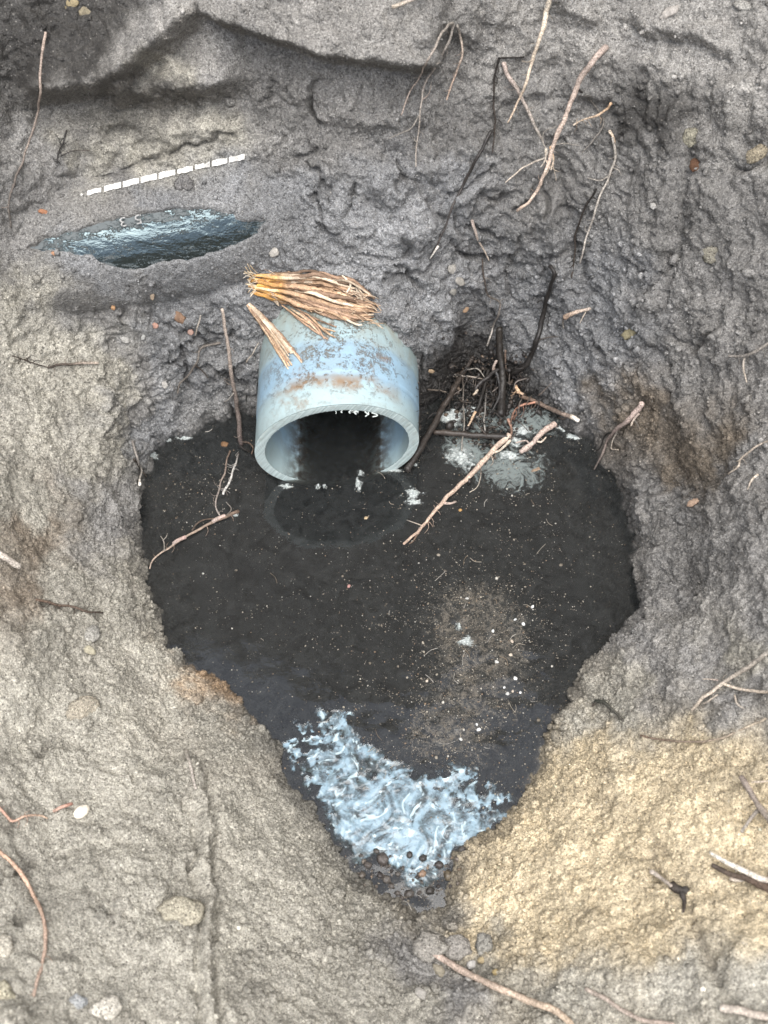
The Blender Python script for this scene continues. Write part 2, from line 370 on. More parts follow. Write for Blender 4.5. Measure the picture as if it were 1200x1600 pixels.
for (x, y, r_, a_) in dents+[(285,288,12,.006),(470,140,22,.007),(90,440,26,.008),(140,440,14,.006),(520,165,30,.006),(455,150,14,.006),(610,290,30,.006),(300,1420,24,.005),(560,270,26,.003),(130,1105,28,.004),
                       (1000,480,34,.005),(880,440,26,.005),(1110,500,36,.006),(720,440,20,.004),(640,360,30,.004),(1150,160,40,.008),(1100,60,30,.006),(1180,1500,40,.006),(680,1480,22,.006),(712,1475,18,.006),(760,1480,16,.004),
                       (670,1440,20,.005),(655,1560,26,.004),(740,1560,30,.005),(40,1520,30,.005),(20,1600,30,.006)]:
    i = np.where((np.abs(jx-x) < 3*r_) & (np.abs(jy-y) < 3*r_) & inview)[0]
    d = np.hypot(jx[i]-x, jy[i]-y); D[i] += a_*sst(1.25*r_, .7*r_, d)
VF = V0+N0*D[:, None]

# --- the soil drapes over the buried black pipe and breaks open where the pipe shows
def hit_base(px, py):
    i = np.where((np.abs(PX-px) < 4) & (np.abs(PY-py) < 4) & inview)[0]; return V0[i[np.argmin(DP[i])]]
BR = .075
A0, A1 = hit_base(70, 389), hit_base(400, 319)
bx = (A1-A0)/np.linalg.norm(A1-A0); bmid = (A0+A1)/2
bn = np.array([0, -math.cos(math.radians(50)), math.sin(math.radians(50))]); bn = bn-bx*(bn@bx); bn /= np.linalg.norm(bn)
BC = bmid-bn*BR*.86; bv = np.cross(bn, bx)                    # bx along, bn out of the wall, bv up the wall
if bv[2] < 0: bv = -bv
gloss = np.array([(52,386),(100,372),(160,356),(215,345),(270,338),(325,330),(352,334),(378,350),(412,350),(398,368),(350,392),(300,403),(240,413),(180,420),(150,404),(115,396)], float)
def sag(u): return 3.0*np.clip(np.abs(u)-.075, 0, None)**2
q = VF-BC; u_ = q@bx; w_ = q@bv; h_ = q@bn+sag(u_); rho = np.hypot(w_, h_)
idx = np.where((np.abs(u_) < .26) & (rho < .16) & inview)[0]
def inpoly(x, y, pl):
    c = np.zeros(len(x), bool); j = len(pl)-1
    for i in range(len(pl)):
        xi, yi = pl[i]; xj, yj = pl[j]
        c ^= ((yi > y) != (yj > y)) & (x < (xj-xi)*(y-yi)/(yj-yi+1e-9)+xi); j = i
    return c
g2 = np.concatenate([gloss, gloss[:1]])
dd, _, _ = polydist(np.stack([PX[idx]*.55+jx[idx]*.45, PY[idx]*.55+jy[idx]*.45], 1), g2); ins = inpoly(PX[idx]*.55+jx[idx]*.45, PY[idx]*.55+jy[idx]*.45, gloss)
sgn = np.where(ins, dd, -dd); gm = sst(-7, 9, sgn)
endf = sst(.25, .17, np.abs(u_[idx]))
tgt = BR+.0016+.0012*fbm(VF[idx], 120, 2)+.0016*np.clip(fbm(VF[idx], 45, 2, off=8), 0, 1)
wi, hi = w_[idx], h_[idx]
top_ = np.sqrt(np.clip(tgt**2-wi**2, 0, None))+.0012; hn = hi.copy()
cov = np.abs(wi) < tgt
lift = np.where(cov & (top_ > hi), top_, hi); k_s = .004                      # soft shoulder where mud meets the wall
lift = np.where(cov, .5*(hi+top_+np.sqrt((top_-hi)**2+k_s**2)), hi)
lift = np.where(wi > 0, np.where(cov, lift, hi), np.where(cov, np.maximum(hi, top_), hi))
hn = hi*(1-endf)+lift*endf
bare = np.sqrt(np.clip((BR-.007)**2-wi**2, 0, None)); bare = np.where(np.abs(wi) < BR-.007, bare, np.minimum(hi, 0)-.004)
hn = hn*(1-gm)+np.minimum(bare, hn)*gm
VF[idx] = BC+u_[idx, None]*bx+wi[:, None]*bv+(hn-sag(u_[idx]))[:, None]*bn
wet[idx] = np.maximum(wet[idx], sst(-60, 0, sgn)*.6)

# dark damp rim along the water
rim = sst(.015, .001, VF[:, 2]+.006*fbm(V0, 50, 3, off=90))
soil *= (1-.6*rim)[:, None]*(1-.85*sst(.0015, -.002, VF[:, 2]))[:, None]; wet = np.clip(wet+.8*rim, 0, 1)
soil = np.clip(soil, .01, .9)
qd = np.hypot(VF[:, 0]-PIPE_C[0], VF[:, 2]-PIPE_C[2])
# faces, leaving the mouth of the blue pipe free
vid = np.arange(NT_*NP_).reshape(NT_, NP_)
a_ = vid; b_ = np.roll(vid, -1, 0)
FA = np.stack([a_[:, :-1], a_[:, 1:], b_[:, 1:], b_[:, :-1]], -1).reshape(-1, 4)
inside = (qd < PIPE_R-.004) & (VF[:, 1] > .6) & (VF[:, 1] < 1.2)
FA = FA[~inside[FA].any(axis=1)]
ground = mesh('ground', VF, FA, M_SOIL, cols=soil, attrs={'wet': wet}, recentre=False)
tag(ground, 'grey and yellow sandy soil of a dug pit with steep clay walls', kind='structure')
FX, FY, FD = project(VF)

# ------------------------------------------------------------------ looking up the surface under a photo pixel
_sv = np.where((FX > -80) & (FX < 1280) & (FY > -80) & (FY < 1680) & (FD > .2))[0]
sx, sy, sdp = FX[_sv], FY[_sv], FD[_sv]
def surf(px, py, pipe=True):
    """nearest of ground, water, blue pipe along the sight line: point, normal, what"""
    d = ray(px, py); r_ = 3.0
    while True:
        i = np.where((np.abs(sx-px) < r_) & (np.abs(sy-py) < r_))[0]
        if len(i): break
        r_ *= 2
        if r_ > 300: return onz(px, py), np.array([0, 0, 1.0]), 'water'
    k = i[np.argmin(sdp[i])]
    t, n, what = sdp[k], N0[_sv[k]], 'ground'
    tw = -H/d[2]
    if tw < t: t, n, what = tw, np.array([0, 0, 1.0]), 'water'
    if pipe:
        ox, oz = O[0]-PIPE_C[0], O[2]-PIPE_C[2]; A = d[0]**2+d[2]**2; B = 2*(ox*d[0]+oz*d[2]); Cc = ox*ox+oz*oz-PIPE_R**2
        disc = B*B-4*A*Cc
        if disc > 0:
            tp = (-B-math.sqrt(disc))/(2*A); y = d[1]*tp
            if y > cut_y(O[0]+d[0]*tp, O[2]+d[2]*tp) and tp < t+.004:
                p = O+d*tp; n = np.array([p[0]-PIPE_C[0], 0, p[2]-PIPE_C[2]])/PIPE_R; return p, n, 'pipe'
    return O+d*t, n, what
def cut_y(x, z): return PIPE_C[1]+(x-PIPE_C[0])*.11-(z-PIPE_C[2])*.065

# ------------------------------------------------------------------ water
def grid_mesh(x0, x1, y0, y1, st):
    nx, ny = int((x1-x0)/st)+1, int((y1-y0)/st)+1
    X, Y = np.meshgrid(np.linspace(x0, x1, nx), np.linspace(y0, y1, ny), indexing='ij')
    id_ = np.arange(nx*ny).reshape(nx, ny)
    Fq = np.stack([id_[:-1, :-1], id_[1:, :-1], id_[1:, 1:], id_[:-1, 1:]], -1).reshape(-1, 4)
    return X.ravel(), Y.ravel(), Fq
def compact(Vv, Fq, keepv, *arrs):
    Fq = Fq[keepv[Fq].all(axis=1)]; us = np.unique(Fq); mp = np.full(len(Vv), -1); mp[us] = np.arange(len(us))
    return (Vv[us], mp[Fq])+tuple(a[us] for a in arrs)
X, Y, Fq = grid_mesh(-.36, .36, .18, 1.55, .0025)
ang = np.arctan2(Y-W0[1], X-W0[0]); rad = np.hypot(X-W0[0], Y-W0[1])
keep = (rad < contour_r(ang)+.028) | ((np.abs(X-PIPE_C[0]) < PIPE_R-.006) & (Y > .7))
P3 = np.stack([X, Y, np.zeros_like(X)], 1)
wpx, wpy, _ = project(P3)
def blob(x, y, rx, ry): return np.exp(-((wpx-x)/rx)**2-((wpy-y)/ry)**2)
silt = np.clip(blob(735,965,85,75)*1.25+blob(790,1030,90,90)*.8+blob(690,1110,95,75)*.75+blob(760,1180,90,80)*.6+blob(640,1170,70,50)*.5+blob(300,760,70,60)*.45+blob(600,1020,260,200)*.18+blob(840,790,120,90)*.25+blob(655,1385,70,28)*1.3, 0, 1.3)
scum = np.clip(blob(800,735,70,45)*.9+blob(850,660,60,30)*.7+blob(720,700,40,35)*.8+blob(770,650,60,30)*.6+blob(590,745,60,25)*.35+blob(620,800,60,50)*.2, 0, 1)
rp = .00035*fbm(P3, 40, 2)*(.25+silt)
P3[:, 2] = rp
P3, Fw, silt, scum = compact(P3, Fq, keep, silt, scum)
a = NT('murky_water')
s_ = a.attr('silt', 'Fac'); k_ = a.attr('scum', 'Fac')
n1 = a.noise(90, 6, .7, dist=2.2); n2 = a.noise(520, 4, .7, dist=.4)
n3 = a.noise(34, 4, .6, dist=3.5)
f1 = a.mr(a.math('ADD', a.math('ADD', a.math('MULTIPLY', s_, .365), a.math('MULTIPLY', n1, .75)), a.math('ADD', a.math('MULTIPLY', n2, .7), a.math('MULTIPLY', n3, .6))), 1.36, 1.72, 0, .8)
mott = a.mr(a.math('ADD', a.noise(60, 5, .7, dist=1.5), a.math('MULTIPLY', a.noise(620, 3, .7), .9)), .70, 1.25)
c = a.mix(mott, (.018, .0195, .0197), (.078, .083, .082))
c = a.mix(f1, c, (.125, .108, .084))
f2 = a.mr(a.math('ADD', a.math('MULTIPLY', k_, .55), a.noise(75, 6, .7, dist=2.0)), .80, 1.0)
c = a.mix(f2, c, (.15, .175, .17))
rgh = a.mr(a.math('MAXIMUM', f1, f2), 0, 1, .02, .35)
nrm = a.bump(a.noise(240, 3), .0004, .12)
df = a.n('BsdfDiffuse'); a.l(c, df.inputs[0])
tr = a.n('BsdfTransparent')
gl = a.n('BsdfGlossy'); a.l(rgh, gl.inputs['Roughness']); a.l(nrm, gl.inputs['Normal']); gl.inputs[0].default_value = (1, 1, 1, 1)
fn = a.n('Fresnel'); fn.inputs[0].default_value = 1.5; a.l(nrm, fn.inputs['Normal'])
m1 = a.n('MixShader'); a.l(a.math('MAXIMUM', a.mr(a.math('MAXIMUM', f1, f2), 0, .5, .42, 1), 0), m1.inputs[0]); a.l(tr.outputs[0], m1.inputs[1]); a.l(df.outputs[0], m1.inputs[2])
geo = a.n('NewGeometry')
m2 = a.n('MixShader'); a.l(fn.outputs[0], m2.inputs[0]); a.l(m1.outputs[0], m2.inputs[1]); a.l(gl.outputs[0], m2.inputs[2])
m3 = a.n('MixShader'); a.l(geo.outputs['Backfacing'], m3.inputs[0]); a.l(m2.outputs[0], m3.inputs[1]); a.l(tr.outputs[0], m3.inputs[2])
a.l(m3.outputs[0], a.o.inputs['Surface'])
va = a.n('VolumeAbsorption'); va.inputs['Color'].default_value = (.30, .26, .20, 1); va.inputs['Density'].default_value = 230
a.l(va.outputs[0], a.o.inputs['Volume'])
# the body of water: surface, sides under the banks, floor
nW = len(P3); ed = {}
for q4 in Fw:
    for e_ in range(4):
        k2 = (int(q4[e_]), int(q4[(e_+1) % 4])); ed[k2] = ed.get(k2, 0)+1
bd = [k2 for k2 in ed if (k2[1], k2[0]) not in ed]
low = P3.copy(); low[:, 2] = -.13
Fw = np.concatenate([Fw, Fw[:, ::-1]+nW, np.array([(b2, a2, a2+nW, b2+nW) for a2, b2 in bd])])
P3 = np.concatenate([P3, low]); silt2, scum2 = silt, scum; silt = np.tile(silt, 2); scum = np.tile(scum, 2)
water = mesh('water', P3, Fw, a.m, attrs={'silt': silt, 'scum': scum}, recentre=False)
silt, scum = silt2, scum2
tag(water, 'murky black standing water pooled in the pit', kind='structure')

# ------------------------------------------------------------------ pale blue drain pipe
def pipe_material():
    a = NT('blue_pvc'); sp = a.n('SeparateXYZ'); a.l(a.co(), sp.inputs[0])
    y = a.math('ADD', sp.outputs[1], a.math('MULTIPLY', a.mr(a.noise(45, 3), 0, 1, -1, 1), .007))
    rp = a.n('ValToRGB'); e = rp.color_ramp.elements
    a.l(a.math('MULTIPLY', y, 5.0), rp.inputs[0])
    e[0].position = .02; e[0].color = (.40, .52, .54, 1); e[1].position = .85; e[1].color = (.33, .40, .36, 1)
    for p_, c_ in ((.10, (.37,.51,.56)), (.17, (.29,.44,.56)), (.33, (.28,.43,.55)), (.37, (.33,.45,.49)), (.52, (.31,.40,.40))):
        el = e.new(p_); el.color = (*c_, 1)
    up = a.mr(sp.outputs[2], .02, .08)                                   # dirt settles on the upper side
    m1 = a.math('ADD', a.noise(95, 5, .7, dist=.6), a.math('MULTIPLY', a.noise(430, 3, .7), .55))
    by = a.math('MULTIPLY', a.mr(y, .004, .028, .35, 1), a.mr(y, .10, .16, 1, .75))
    mud = a.math('MULTIPLY', a.math('MULTIPLY', a.mr(a.math('ADD', m1, a.math('MULTIPLY', a.noise(22, 3), .35)), .96, 1.07), up), by)
    c = a.mix(a.math('MULTIPLY', mud, .85), rp.outputs[0], (.095, .075, .055))
    band = a.math('MULTIPLY', a.mr(y, .010, .020), a.mr(y, .022, .036, 1, 0))
    rust = a.math('MULTIPLY', a.math('MULTIPLY', a.math('MAXIMUM', band, a.math('MULTIPLY', a.mr(a.noise(26, 4, .7, dist=1), .54, .66), .8)), a.mr(a.noise(60, 5, .65), .36, .58)), a.mr(sp.outputs[2], .045, .07))
    c = a.mix(a.math('MULTIPLY', rust, .85), c, (.24, .13, .05))
    film = a.mr(a.noise(34, 5, .7, dist=.8), .38, .68, 0, .6)
    c = a.mix(a.math('MULTIPLY', film, a.mr(y, .0, .09, .35, 1)), c, (.23, .22, .17))
    water_line = a.mr(sp.outputs[2], -.058, -.040, 1.0, 0)
    c = a.mix(a.math('MULTIPLY', water_line, a.mr(a.noise(120, 4), .25, .55)), c, (.05, .04, .03))
    a.base(c); a.set(rough=a.mr(mud, 0, 1, .46, .9), spec=.4)
    b = a.bump(a.noise(300, 3), .0003, .35); b = a.bump(mud, .0006, .8, b); a.set(normal=b)
    return a.m
M_PVC = pipe_material()
pipe = empty('drain_pipe', PIPE_C)
tag(pipe, 'pale blue plastic drain pipe with rough sawn end jutting from the clay wall', 'pipe')
NS = 160
al = np.linspace(0, 2*np.pi, NS, endpoint=False)
ys = np.concatenate([np.linspace(0, .2, 90), np.linspace(.22, .95, 30)])
def shell(R, prof):
    r_ = R*(1+.004*np.cos(2*al+.4))[:, None]+prof(ys)[None, :]
    x = r_*np.sin(al)[:, None]; z = r_*np.cos(al)[:, None]
    yc = np.array([cut_y(PIPE_C[0]+x_, PIPE_C[2]+z_)-PIPE_C[1] for x_, z_ in zip(x[:, 0], z[:, 0])])
    yy = yc[:, None]*np.exp(-ys/.05)[None, :]+ys[None, :]
    return np.stack([x, yy, z], -1)
groo = lambda y: -.0007*np.exp(-((y-.034)/.0013)**2)+.0006*sst(.033, .037, y)-.0006*np.exp(-((y-.070)/.0016)**2)
outer = shell(PIPE_R, groo); inner = shell(PIPE_R-PIPE_T, lambda y: 0*y)
def gridfaces(n, m, off=0, flip=False):
    v = np.arange(n*m).reshape(n, m)+off; w2 = np.roll(v, -1, 0)
    f = np.stack([v[:, :-1], w2[:, :-1], w2[:, 1:], v[:, 1:]], -1).reshape(-1, 4)
    return f[:, ::-1] if flip else f
m_ = len(ys)
PV = np.concatenate([outer.reshape(-1, 3), inner.reshape(-1, 3)])
PF = np.concatenate([gridfaces(NS, m_), gridfaces(NS, m_, NS*m_, True)])
mesh('pipe_wall', PV, PF, M_PVC, pipe)
mesh('light_stop', np.concatenate([inner[:, -1], [[0, .95, 0]]]), [(i, (i+1) % NS, NS) for i in range(NS)], M_SOIL, pipe, cols=np.tile([.03, .03, .03], (NS+1, 1)), smooth=False)  # unseen disc added to keep stray light out of the bore
# the sawn end: ring of slanting saw marks
NS2, NR = 900, 9
al2 = np.linspace(0, 2*np.pi, NS2, endpoint=False); q_ = np.linspace(0, 1, NR)
ro = PIPE_R*(1+.004*np.cos(2*al2+.4)); ri = ro-PIPE_T
RR = ro[:, None]*(1-q_)+ri[:, None]*q_
sawx, sawz = RR*np.sin(al2)[:, None], RR*np.cos(al2)[:, None]
slant = sawx*math.cos(.55)-sawz*math.sin(.55)
pn = np.stack([slant.ravel()*640, np.zeros(slant.size), sawz.ravel()*12+sawx.ravel()*12], 1)
yy = (np.array(cut_y(PIPE_C[0]+sawx, PIPE_C[2]+sawz))-PIPE_C[1])
saw = perlin(pn).reshape(sawx.shape)
yy = yy-.0003*np.sin(np.pi*q_)[None, :]**.3-.0005*np.clip(saw, -.8, .8)*np.minimum(1, 5*np.minimum(q_, 1-q_))[None, :]
# chipped inner edge
chip = .0022*np.clip(perlin(np.stack([al2*30, al2*0, al2*0+4], 1)), 0, 1); sawx[:, -1] += -np.sin(al2)*chip*.6; sawz[:, -1] += -np.cos(al2)*chip*.6
a = NT('sawn_pvc'); sv = a.attr('saw', 'Fac')
c = a.mix(a.mr(sv, -.5, .5), (.42, .525, .525), (.64, .75, .745)); c = a.mix(a.mr(a.noise(140, 4), .5, .8, 0, .5), c, (.26, .27, .22))
a.base(c); a.set(rough=.65)
mesh('sawn_end', np.stack([sawx, yy-.0004, sawz], -1).reshape(-1, 3), gridfaces(NS2, NR, 0, True), a.m, pipe, attrs={'saw': saw.ravel()})

# ------------------------------------------------------------------ tubes
def catmull(P, step):
    P = np.asarray(P, float)
    if len(P) == 2: P = np.array([P[0], P[0]*.5+P[1]*.5, P[1]])
    Q = np.concatenate([[2*P[0]-P[1]], P, [2*P[-1]-P[-2]]]); out, fr_ = [], []
    L = np.linalg.norm(np.diff(P[:, :3], axis=0), axis=1)
    for i in range(len(P)-1):
        n = max(2, int(L[i]/step)); t = np.linspace(0, 1, n, endpoint=False)[:, None]
        a, b, c, d = Q[i:i+4]
        out.append(.5*(2*b+(c-a)*t+(2*a-5*b+4*c-d)*t**2+(3*b-a-3*c+d)*t**3))
    out.append(P[-1:]); return np.concatenate(out)
def tube(P, R, sides=7, flat=1.0, rough=.12, seed=0, knob=0.0):
    P = np.asarray(P); n = len(P); T = np.gradient(P, axis=0); T /= np.linalg.norm(T, axis=1)[:, None]+1e-12
    up = np.array([0, -.5, .87]); N = np.cross(T, up); N /= np.linalg.norm(N, axis=1)[:, None]+1e-9; Bn = np.cross(N, T)
    a = np.linspace(0, 2*np.pi, sides, endpoint=False)
    R = np.asarray(R)[:, None]*np.ones(sides)
    ring = P[:, None]+N[:, None]*np.cos(a)[None, :, None]*R[..., None]+Bn[:, None]*np.sin(a)[None, :, None]*R[..., None]*flat
    if rough:
        nz = perlin(ring.reshape(-1, 3)*330+seed*3.7).reshape(n, sides)
        if knob: nz = nz+knob*np.clip(perlin(np.repeat(P, sides, 0)*120+seed).reshape(n, sides), 0, 1)*4
        ring = ring+(ring-P[:, None])*(nz*rough*2.2)[..., None]
    Vv = np.concatenate([ring.reshape(-1, 3), P[:1]-T[:1]*R[0, 0]*.5, P[-1:]+T[-1:]*R[-1, 0]*.7])
    id_ = np.arange(n*sides).reshape(n, sides); w2 = np.roll(id_, -1, 1)
    f = np.stack([id_[:-1], w2[:-1], w2[1:], id_[1:]], -1).reshape(-1, 4).tolist()
    for k in range(sides):
        f.append((n*sides, int(w2[0, k]), int(id_[0, k]))); f.append((n*sides+1, int(id_[-1, k]), int(w2[-1, k])))
    return Vv, f
PALE=(.52,.43,.33); PINK=(.40,.31,.265); BLK=(.022,.019,.017); BRN=(.14,.088,.058); GRY=(.27,.245,.21); ORG=(.56,.34,.17); WHT=(.72,.68,.60); DKB=(.06,.045,.035); RED=(.50,.22,.13)
def strand(px, r0_, r1_, c0, c1, lift, wig=1.0, seed=0, sides=7, flat=1.0, knob=0.0, cpow=1.0, step=.0022, bury=False):
    """px: list of (x, y[, lift mm]) in photo pixels; radii in photo pixels"""
    pts_ = []
    for k, p in enumerate(px):
        s, n, what = surf(p[0], p[1]); lf = (p[2]*.001 if len(p) > 2 else lift*.001)
        pts_.append(s+(n if what != 'ground' else .4*n-.6*FW)*lf)
    C3 = catmull(pts_, step)
    n = len(C3); t = np.linspace(0, 1, n)
    C3 = C3+np.stack([perlin(np.stack([t*0+seed*9.1+j*4, C3[:, 0]*60+C3[:, 1]*60, C3[:, 2]*60], 1)) for j in range(3)], 1)*.0012*wig
    sc = np.linalg.norm(C3-O, axis=1)/F
    R = (r0_+(r1_-r0_)*t)*sc*.78*(1+.18*perlin(np.stack([t*n*.11, t*0+seed, t*0], 1)))
    Vv, f = tube(C3, R, sides, flat, .12, seed, knob)
    col = np.array(c0)+(np.array(c1)-np.array(c0))*(t**cpow)[:, None]
    gy = col.mean(1, keepdims=True); col = (col*.72+gy*np.array([1.04, 1, .93])*.28)*1.04
    cols = np.concatenate([np.repeat(col, sides, 0), col[:1], col[-1:]])
    return Vv, f, cols
SEED = [0]
def root(name, label, px, r0_, r1_, c0, c1, lift=2, mat=None, cat='root', group=None, branches=(), bname='rootlet', **kw):
    SEED[0] += 1
    Vv, f, cols = strand(px, r0_, r1_, c0, c1, lift, seed=SEED[0], **kw)
    o = mesh(name, Vv, f, mat or M_ROOT, cols=cols); tag(o, label, cat, group)
    if len(px) >= 4 and r0_ < 9 and cat in ('root', 'stick'):                  # fine root hairs and clinging dirt
        Vh, Fh, Ch, of = [], [], [], 0; hr = random.Random(SEED[0])
        for k in range(hr.randint(5, 11)):
            t = hr.uniform(.08, .97)*(len(px)-1); i_ = min(int(t), len(px)-2); f_ = t-i_
            x, y = px[i_][0]*(1-f_)+px[i_+1][0]*f_, px[i_][1]*(1-f_)+px[i_+1][1]*f_
            lf = (px[i_][2] if len(px[i_]) > 2 else lift); an = hr.uniform(0, 6.28); ln = hr.uniform(5, 17)
            hp = [(x, y, lf), (x+ln*.5*math.cos(an), y+ln*.5*math.sin(an)+1, max(lf*.75, .6)), (x+ln*math.cos(an+.5), y+ln*math.sin(an+.5)+2, max(lf*.4, .5))]
            cc_ = np.array(c0)*.5+np.array(c1)*.5
            V_, f2, c2 = strand(hp, .75, .4, cc_*.9, cc_*.8, lf, seed=k, sides=4, wig=.6, step=.003)
            Vh.append(V_); Fh.extend([tuple(q+of for q in g) for g in f2]); Ch.append(c2); of += len(V_)
        hh_ = mesh('root_hairs', np.concatenate(Vh)-np.array(o.location), Fh, mat or M_ROOT, o, cols=np.concatenate(Ch)); hh_['kind'] = 'stuff'
    for b in branches:
        SEED[0] += 1
        bp, br0, br1, bc0, bc1 = b[:5]; bl = b[5] if len(b) > 5 else lift
        Vb, fb, cb = strand(bp, br0, br1, bc0, bc1, bl, seed=SEED[0], sides=6)
        mesh(bname, Vb-np.array(o.location), fb, mat or M_ROOT, o, cols=cb)
    return o

# swarf left hanging on the saw cut
def swarf(p0, pts3, r_):
    C3 = catmull(np.array(pts3), .0006); Vv, f = tube(C3, np.full(len(C3), r_), 5, .5, .1, 3)
    mesh('plastic_burr', Vv, f, M_BURR, pipe)
a = NT('pvc_burr'); a.base((.62, .68, .66)); a.set(rough=.6); M_BURR = a.m
sr = random.Random(5)
for k in range(11):
    dx = sr.choice([.004, .012, .016, .020, .028, .033])+sr.gauss(0, .0035); ln = sr.uniform(.001, .0042) if k % 5 else .0065; cu = sr.uniform(-1, 1)
    zt = math.sqrt((PIPE_R-PIPE_T)**2-dx*dx)-.0002; y0 = cut_y(PIPE_C[0]+dx, PIPE_C[2]+zt)-PIPE_C[1]-.0008
    t = np.linspace(0, 1, 6); swarf(0, np.stack([dx+ln*cu*np.sin(t*3), y0-.0022*t*sr.uniform(-.5, 1), zt-ln*t*(1-.5*abs(cu)*t)], 1), sr.uniform(.0003, .0009))

# ------------------------------------------------------------------ buried black pipe with its white stripe and printed figures
a = NT('glossy_black_plastic')
mp = a.n('Mapping'); mp.inputs['Scale'].default_value = (.32, 1, 1); mp.inputs['Rotation'].default_value = (0, 0, math.radians(-8)); a.l(a.co(), mp.inputs['Vector'])
gr = a.noise(170, 5, .7, vec=mp.outputs[0], dist=.5)
mud = a.mr(a.math('ADD', a.math('ADD', gr, a.math('MULTIPLY', a.noise(600, 3), .4)), a.math('MULTIPLY', a.attr('smear', 'Fac'), .20)), .80, .90)
a.base(a.mix(a.math('MULTIPLY', mud, .8), (.006, .0075, .0075), (.115, .115, .112)))
a.set(rough=a.mr(mud, 0, 1, .15, .8), spec=.5, ior=2.0); a.b.inputs['Specular Tint'].default_value = (.72, .93, 1, 1)
b = a.bump(a.noise(75, 4, .55, vec=mp.outputs[0], dist=.6), .0026, .6); b = a.bump(a.noise(150, 3, .55), .0012, .6, b); b = a.bump(mud, .0008, .7, b); b = a.bump(a.noise(420, 3, .6), .0004, .6, b); a.set(normal=b)
M_BLACK = a.m
bp = empty('black_pipe', BC)
tag(bp, 'glossy black pipe half buried in the mud wall with a white dashed stripe', 'pipe')
NB = 96; al3 = np.linspace(0, 2*np.pi, NB, endpoint=False); us = np.linspace(-.26, .26, 90)   # along the pipe
ringv = np.array([[bx*u-bn*sag(u)+(bn*math.cos(t)+bv*math.sin(t))*BR for u in us] for t in al3])
capv = np.array([bx*us[0]-bn*sag(us[0]), bx*us[-1]-bn*sag(us[-1])])
PFb = gridfaces(NB, 90, 0, True).tolist()
for k in range(NB):
    k2 = (k+1) % NB
    PFb.append((NB*90, k*90, k2*90)); PFb.append((NB*90+1, k2*90+89, k*90+89))
bw = np.concatenate([ringv.reshape(-1, 3), capv]); qx, qy, _ = project(bw+BC); d_, _, _ = polydist(np.stack([qx, qy], 1), g2)
sm_ = np.where(inpoly(qx, qy, gloss), sst(22, 2, d_), 1.0)*np.where(qy > 350+(250-qx)*.2, .35, 1.0)
mesh('pipe_wall', bw, PFb, M_BLACK, bp, attrs={'smear': sm_})
def on_black(px, py):
    d = ray(px, py); o2 = O-BC; dn = d-bx*(d@bx); on = o2-bx*(o2@bx)
    A = dn@dn; B = 2*dn@on; Cc = on@on-(BR+.0022)**2; disc = max(B*B-4*A*Cc, 0)
    t = (-B-math.sqrt(disc))/(2*A); return o2+d*t
a = NT('white_print'); n = a.noise(420, 4, .7); a.base(a.mix(a.mr(n, .54, .66), (.72, .71, .67), (.2, .19, .18))); a.set(rough=.6); M_PRINT = a.m
def dash(x0, x1, hw, rag):
    s0 = np.array([135, 302.]); s1 = np.array([383, 244.])
    P_ = []
    for k in range(7):
        x = x0+(x1-x0)*k/6; y = 302-(x-135)*.232-1.2*math.sin((x-135)/248*3.1)
        for sg in (-1, 1):
            e = hw*(1+max(rag, .45)*random.uniform(-.55, .15))
            s, n, _ = surf(x, y+sg*e); c_ = on_black(x, y+sg*e)+BC
            ds, dc = (s-O)@FW, (c_-O)@FW
            P_.append(O+ray(x, y+sg*e)*(min(ds, dc)-.0012)-BC)
    P_ = np.array(P_); V2 = np.concatenate([P_, P_-bn*.004]); f = []
    for k in range(6):
        i = 2*k; f += [(i, i+1, i+3, i+2), (i+14, i+16, i+17, i+15), (i, i+2, i+16, i+14), (i+1, i+15, i+17, i+3)]
    f += [(0, 14, 15, 1), (12, 13, 27, 26)]
    mesh('stripe_dash', V2, f, M_PRINT, bp, smooth=False)
for x0, x1, hw, rg in [(126,130,1.6,.3),(136,158,4.0,.5),(163,189,5.0,.3),(192,217,5.0,.2),(220,245,5.0,.3),(248,274,5.2,.2),(277,301,4.6,.8),(305,328,4.6,.7),(331,355,5.0,.3),(358,382,5.0,.3)]:
    dash(x0, x1, hw, rg)
# the two faded figures, printed upside down along the pipe
def figure(ch, px, py, size):
    cu = bpy.data.curves.new('fig', 'FONT'); cu.body = ch; cu.size = size; cu.extrude = .0005; cu.align_x = 'CENTER'; cu.align_y = 'CENTER'
    tmp = bpy.data.objects.new('tmp', cu); COL.objects.link(tmp); dg = bpy.context.evaluated_depsgraph_get()
    me = bpy.data.meshes.new_from_object(tmp.evaluated_get(dg)); bpy.data.objects.remove(tmp); bpy.data.curves.remove(cu)
    s, n, _ = surf(px, py); c_ = on_black(px, py)+BC; dmin = min((s-O)@FW, (c_-O)@FW)-.0012
    c0 = O+ray(px, py)*dmin-BC
    nn = c0-bx*(c0@bx); nn /= np.linalg.norm(nn); vv = np.cross(nn, bx); vv = vv if vv[2] > 0 else -vv
    for v in me.vertices:
        x, y, z = v.co; p = c0-bx*x*1.25-vv*y+nn*z; v.co = p
    me.materials.append(M_FIG); me.name = 'printed_figure'
    o = bpy.data.objects.new('printed_figure', me); COL.objects.link(o); o.parent = bp
a = NT('faded_print'); a.base(a.mix(a.mr(a.noise(500, 3), .45, .65), (.34, .34, .33), (.12, .12, .12))); a.set(rough=.7); M_FIG = a.m
figure('3', 192, 346, .0125); figure('5', 216, 342, .0125)

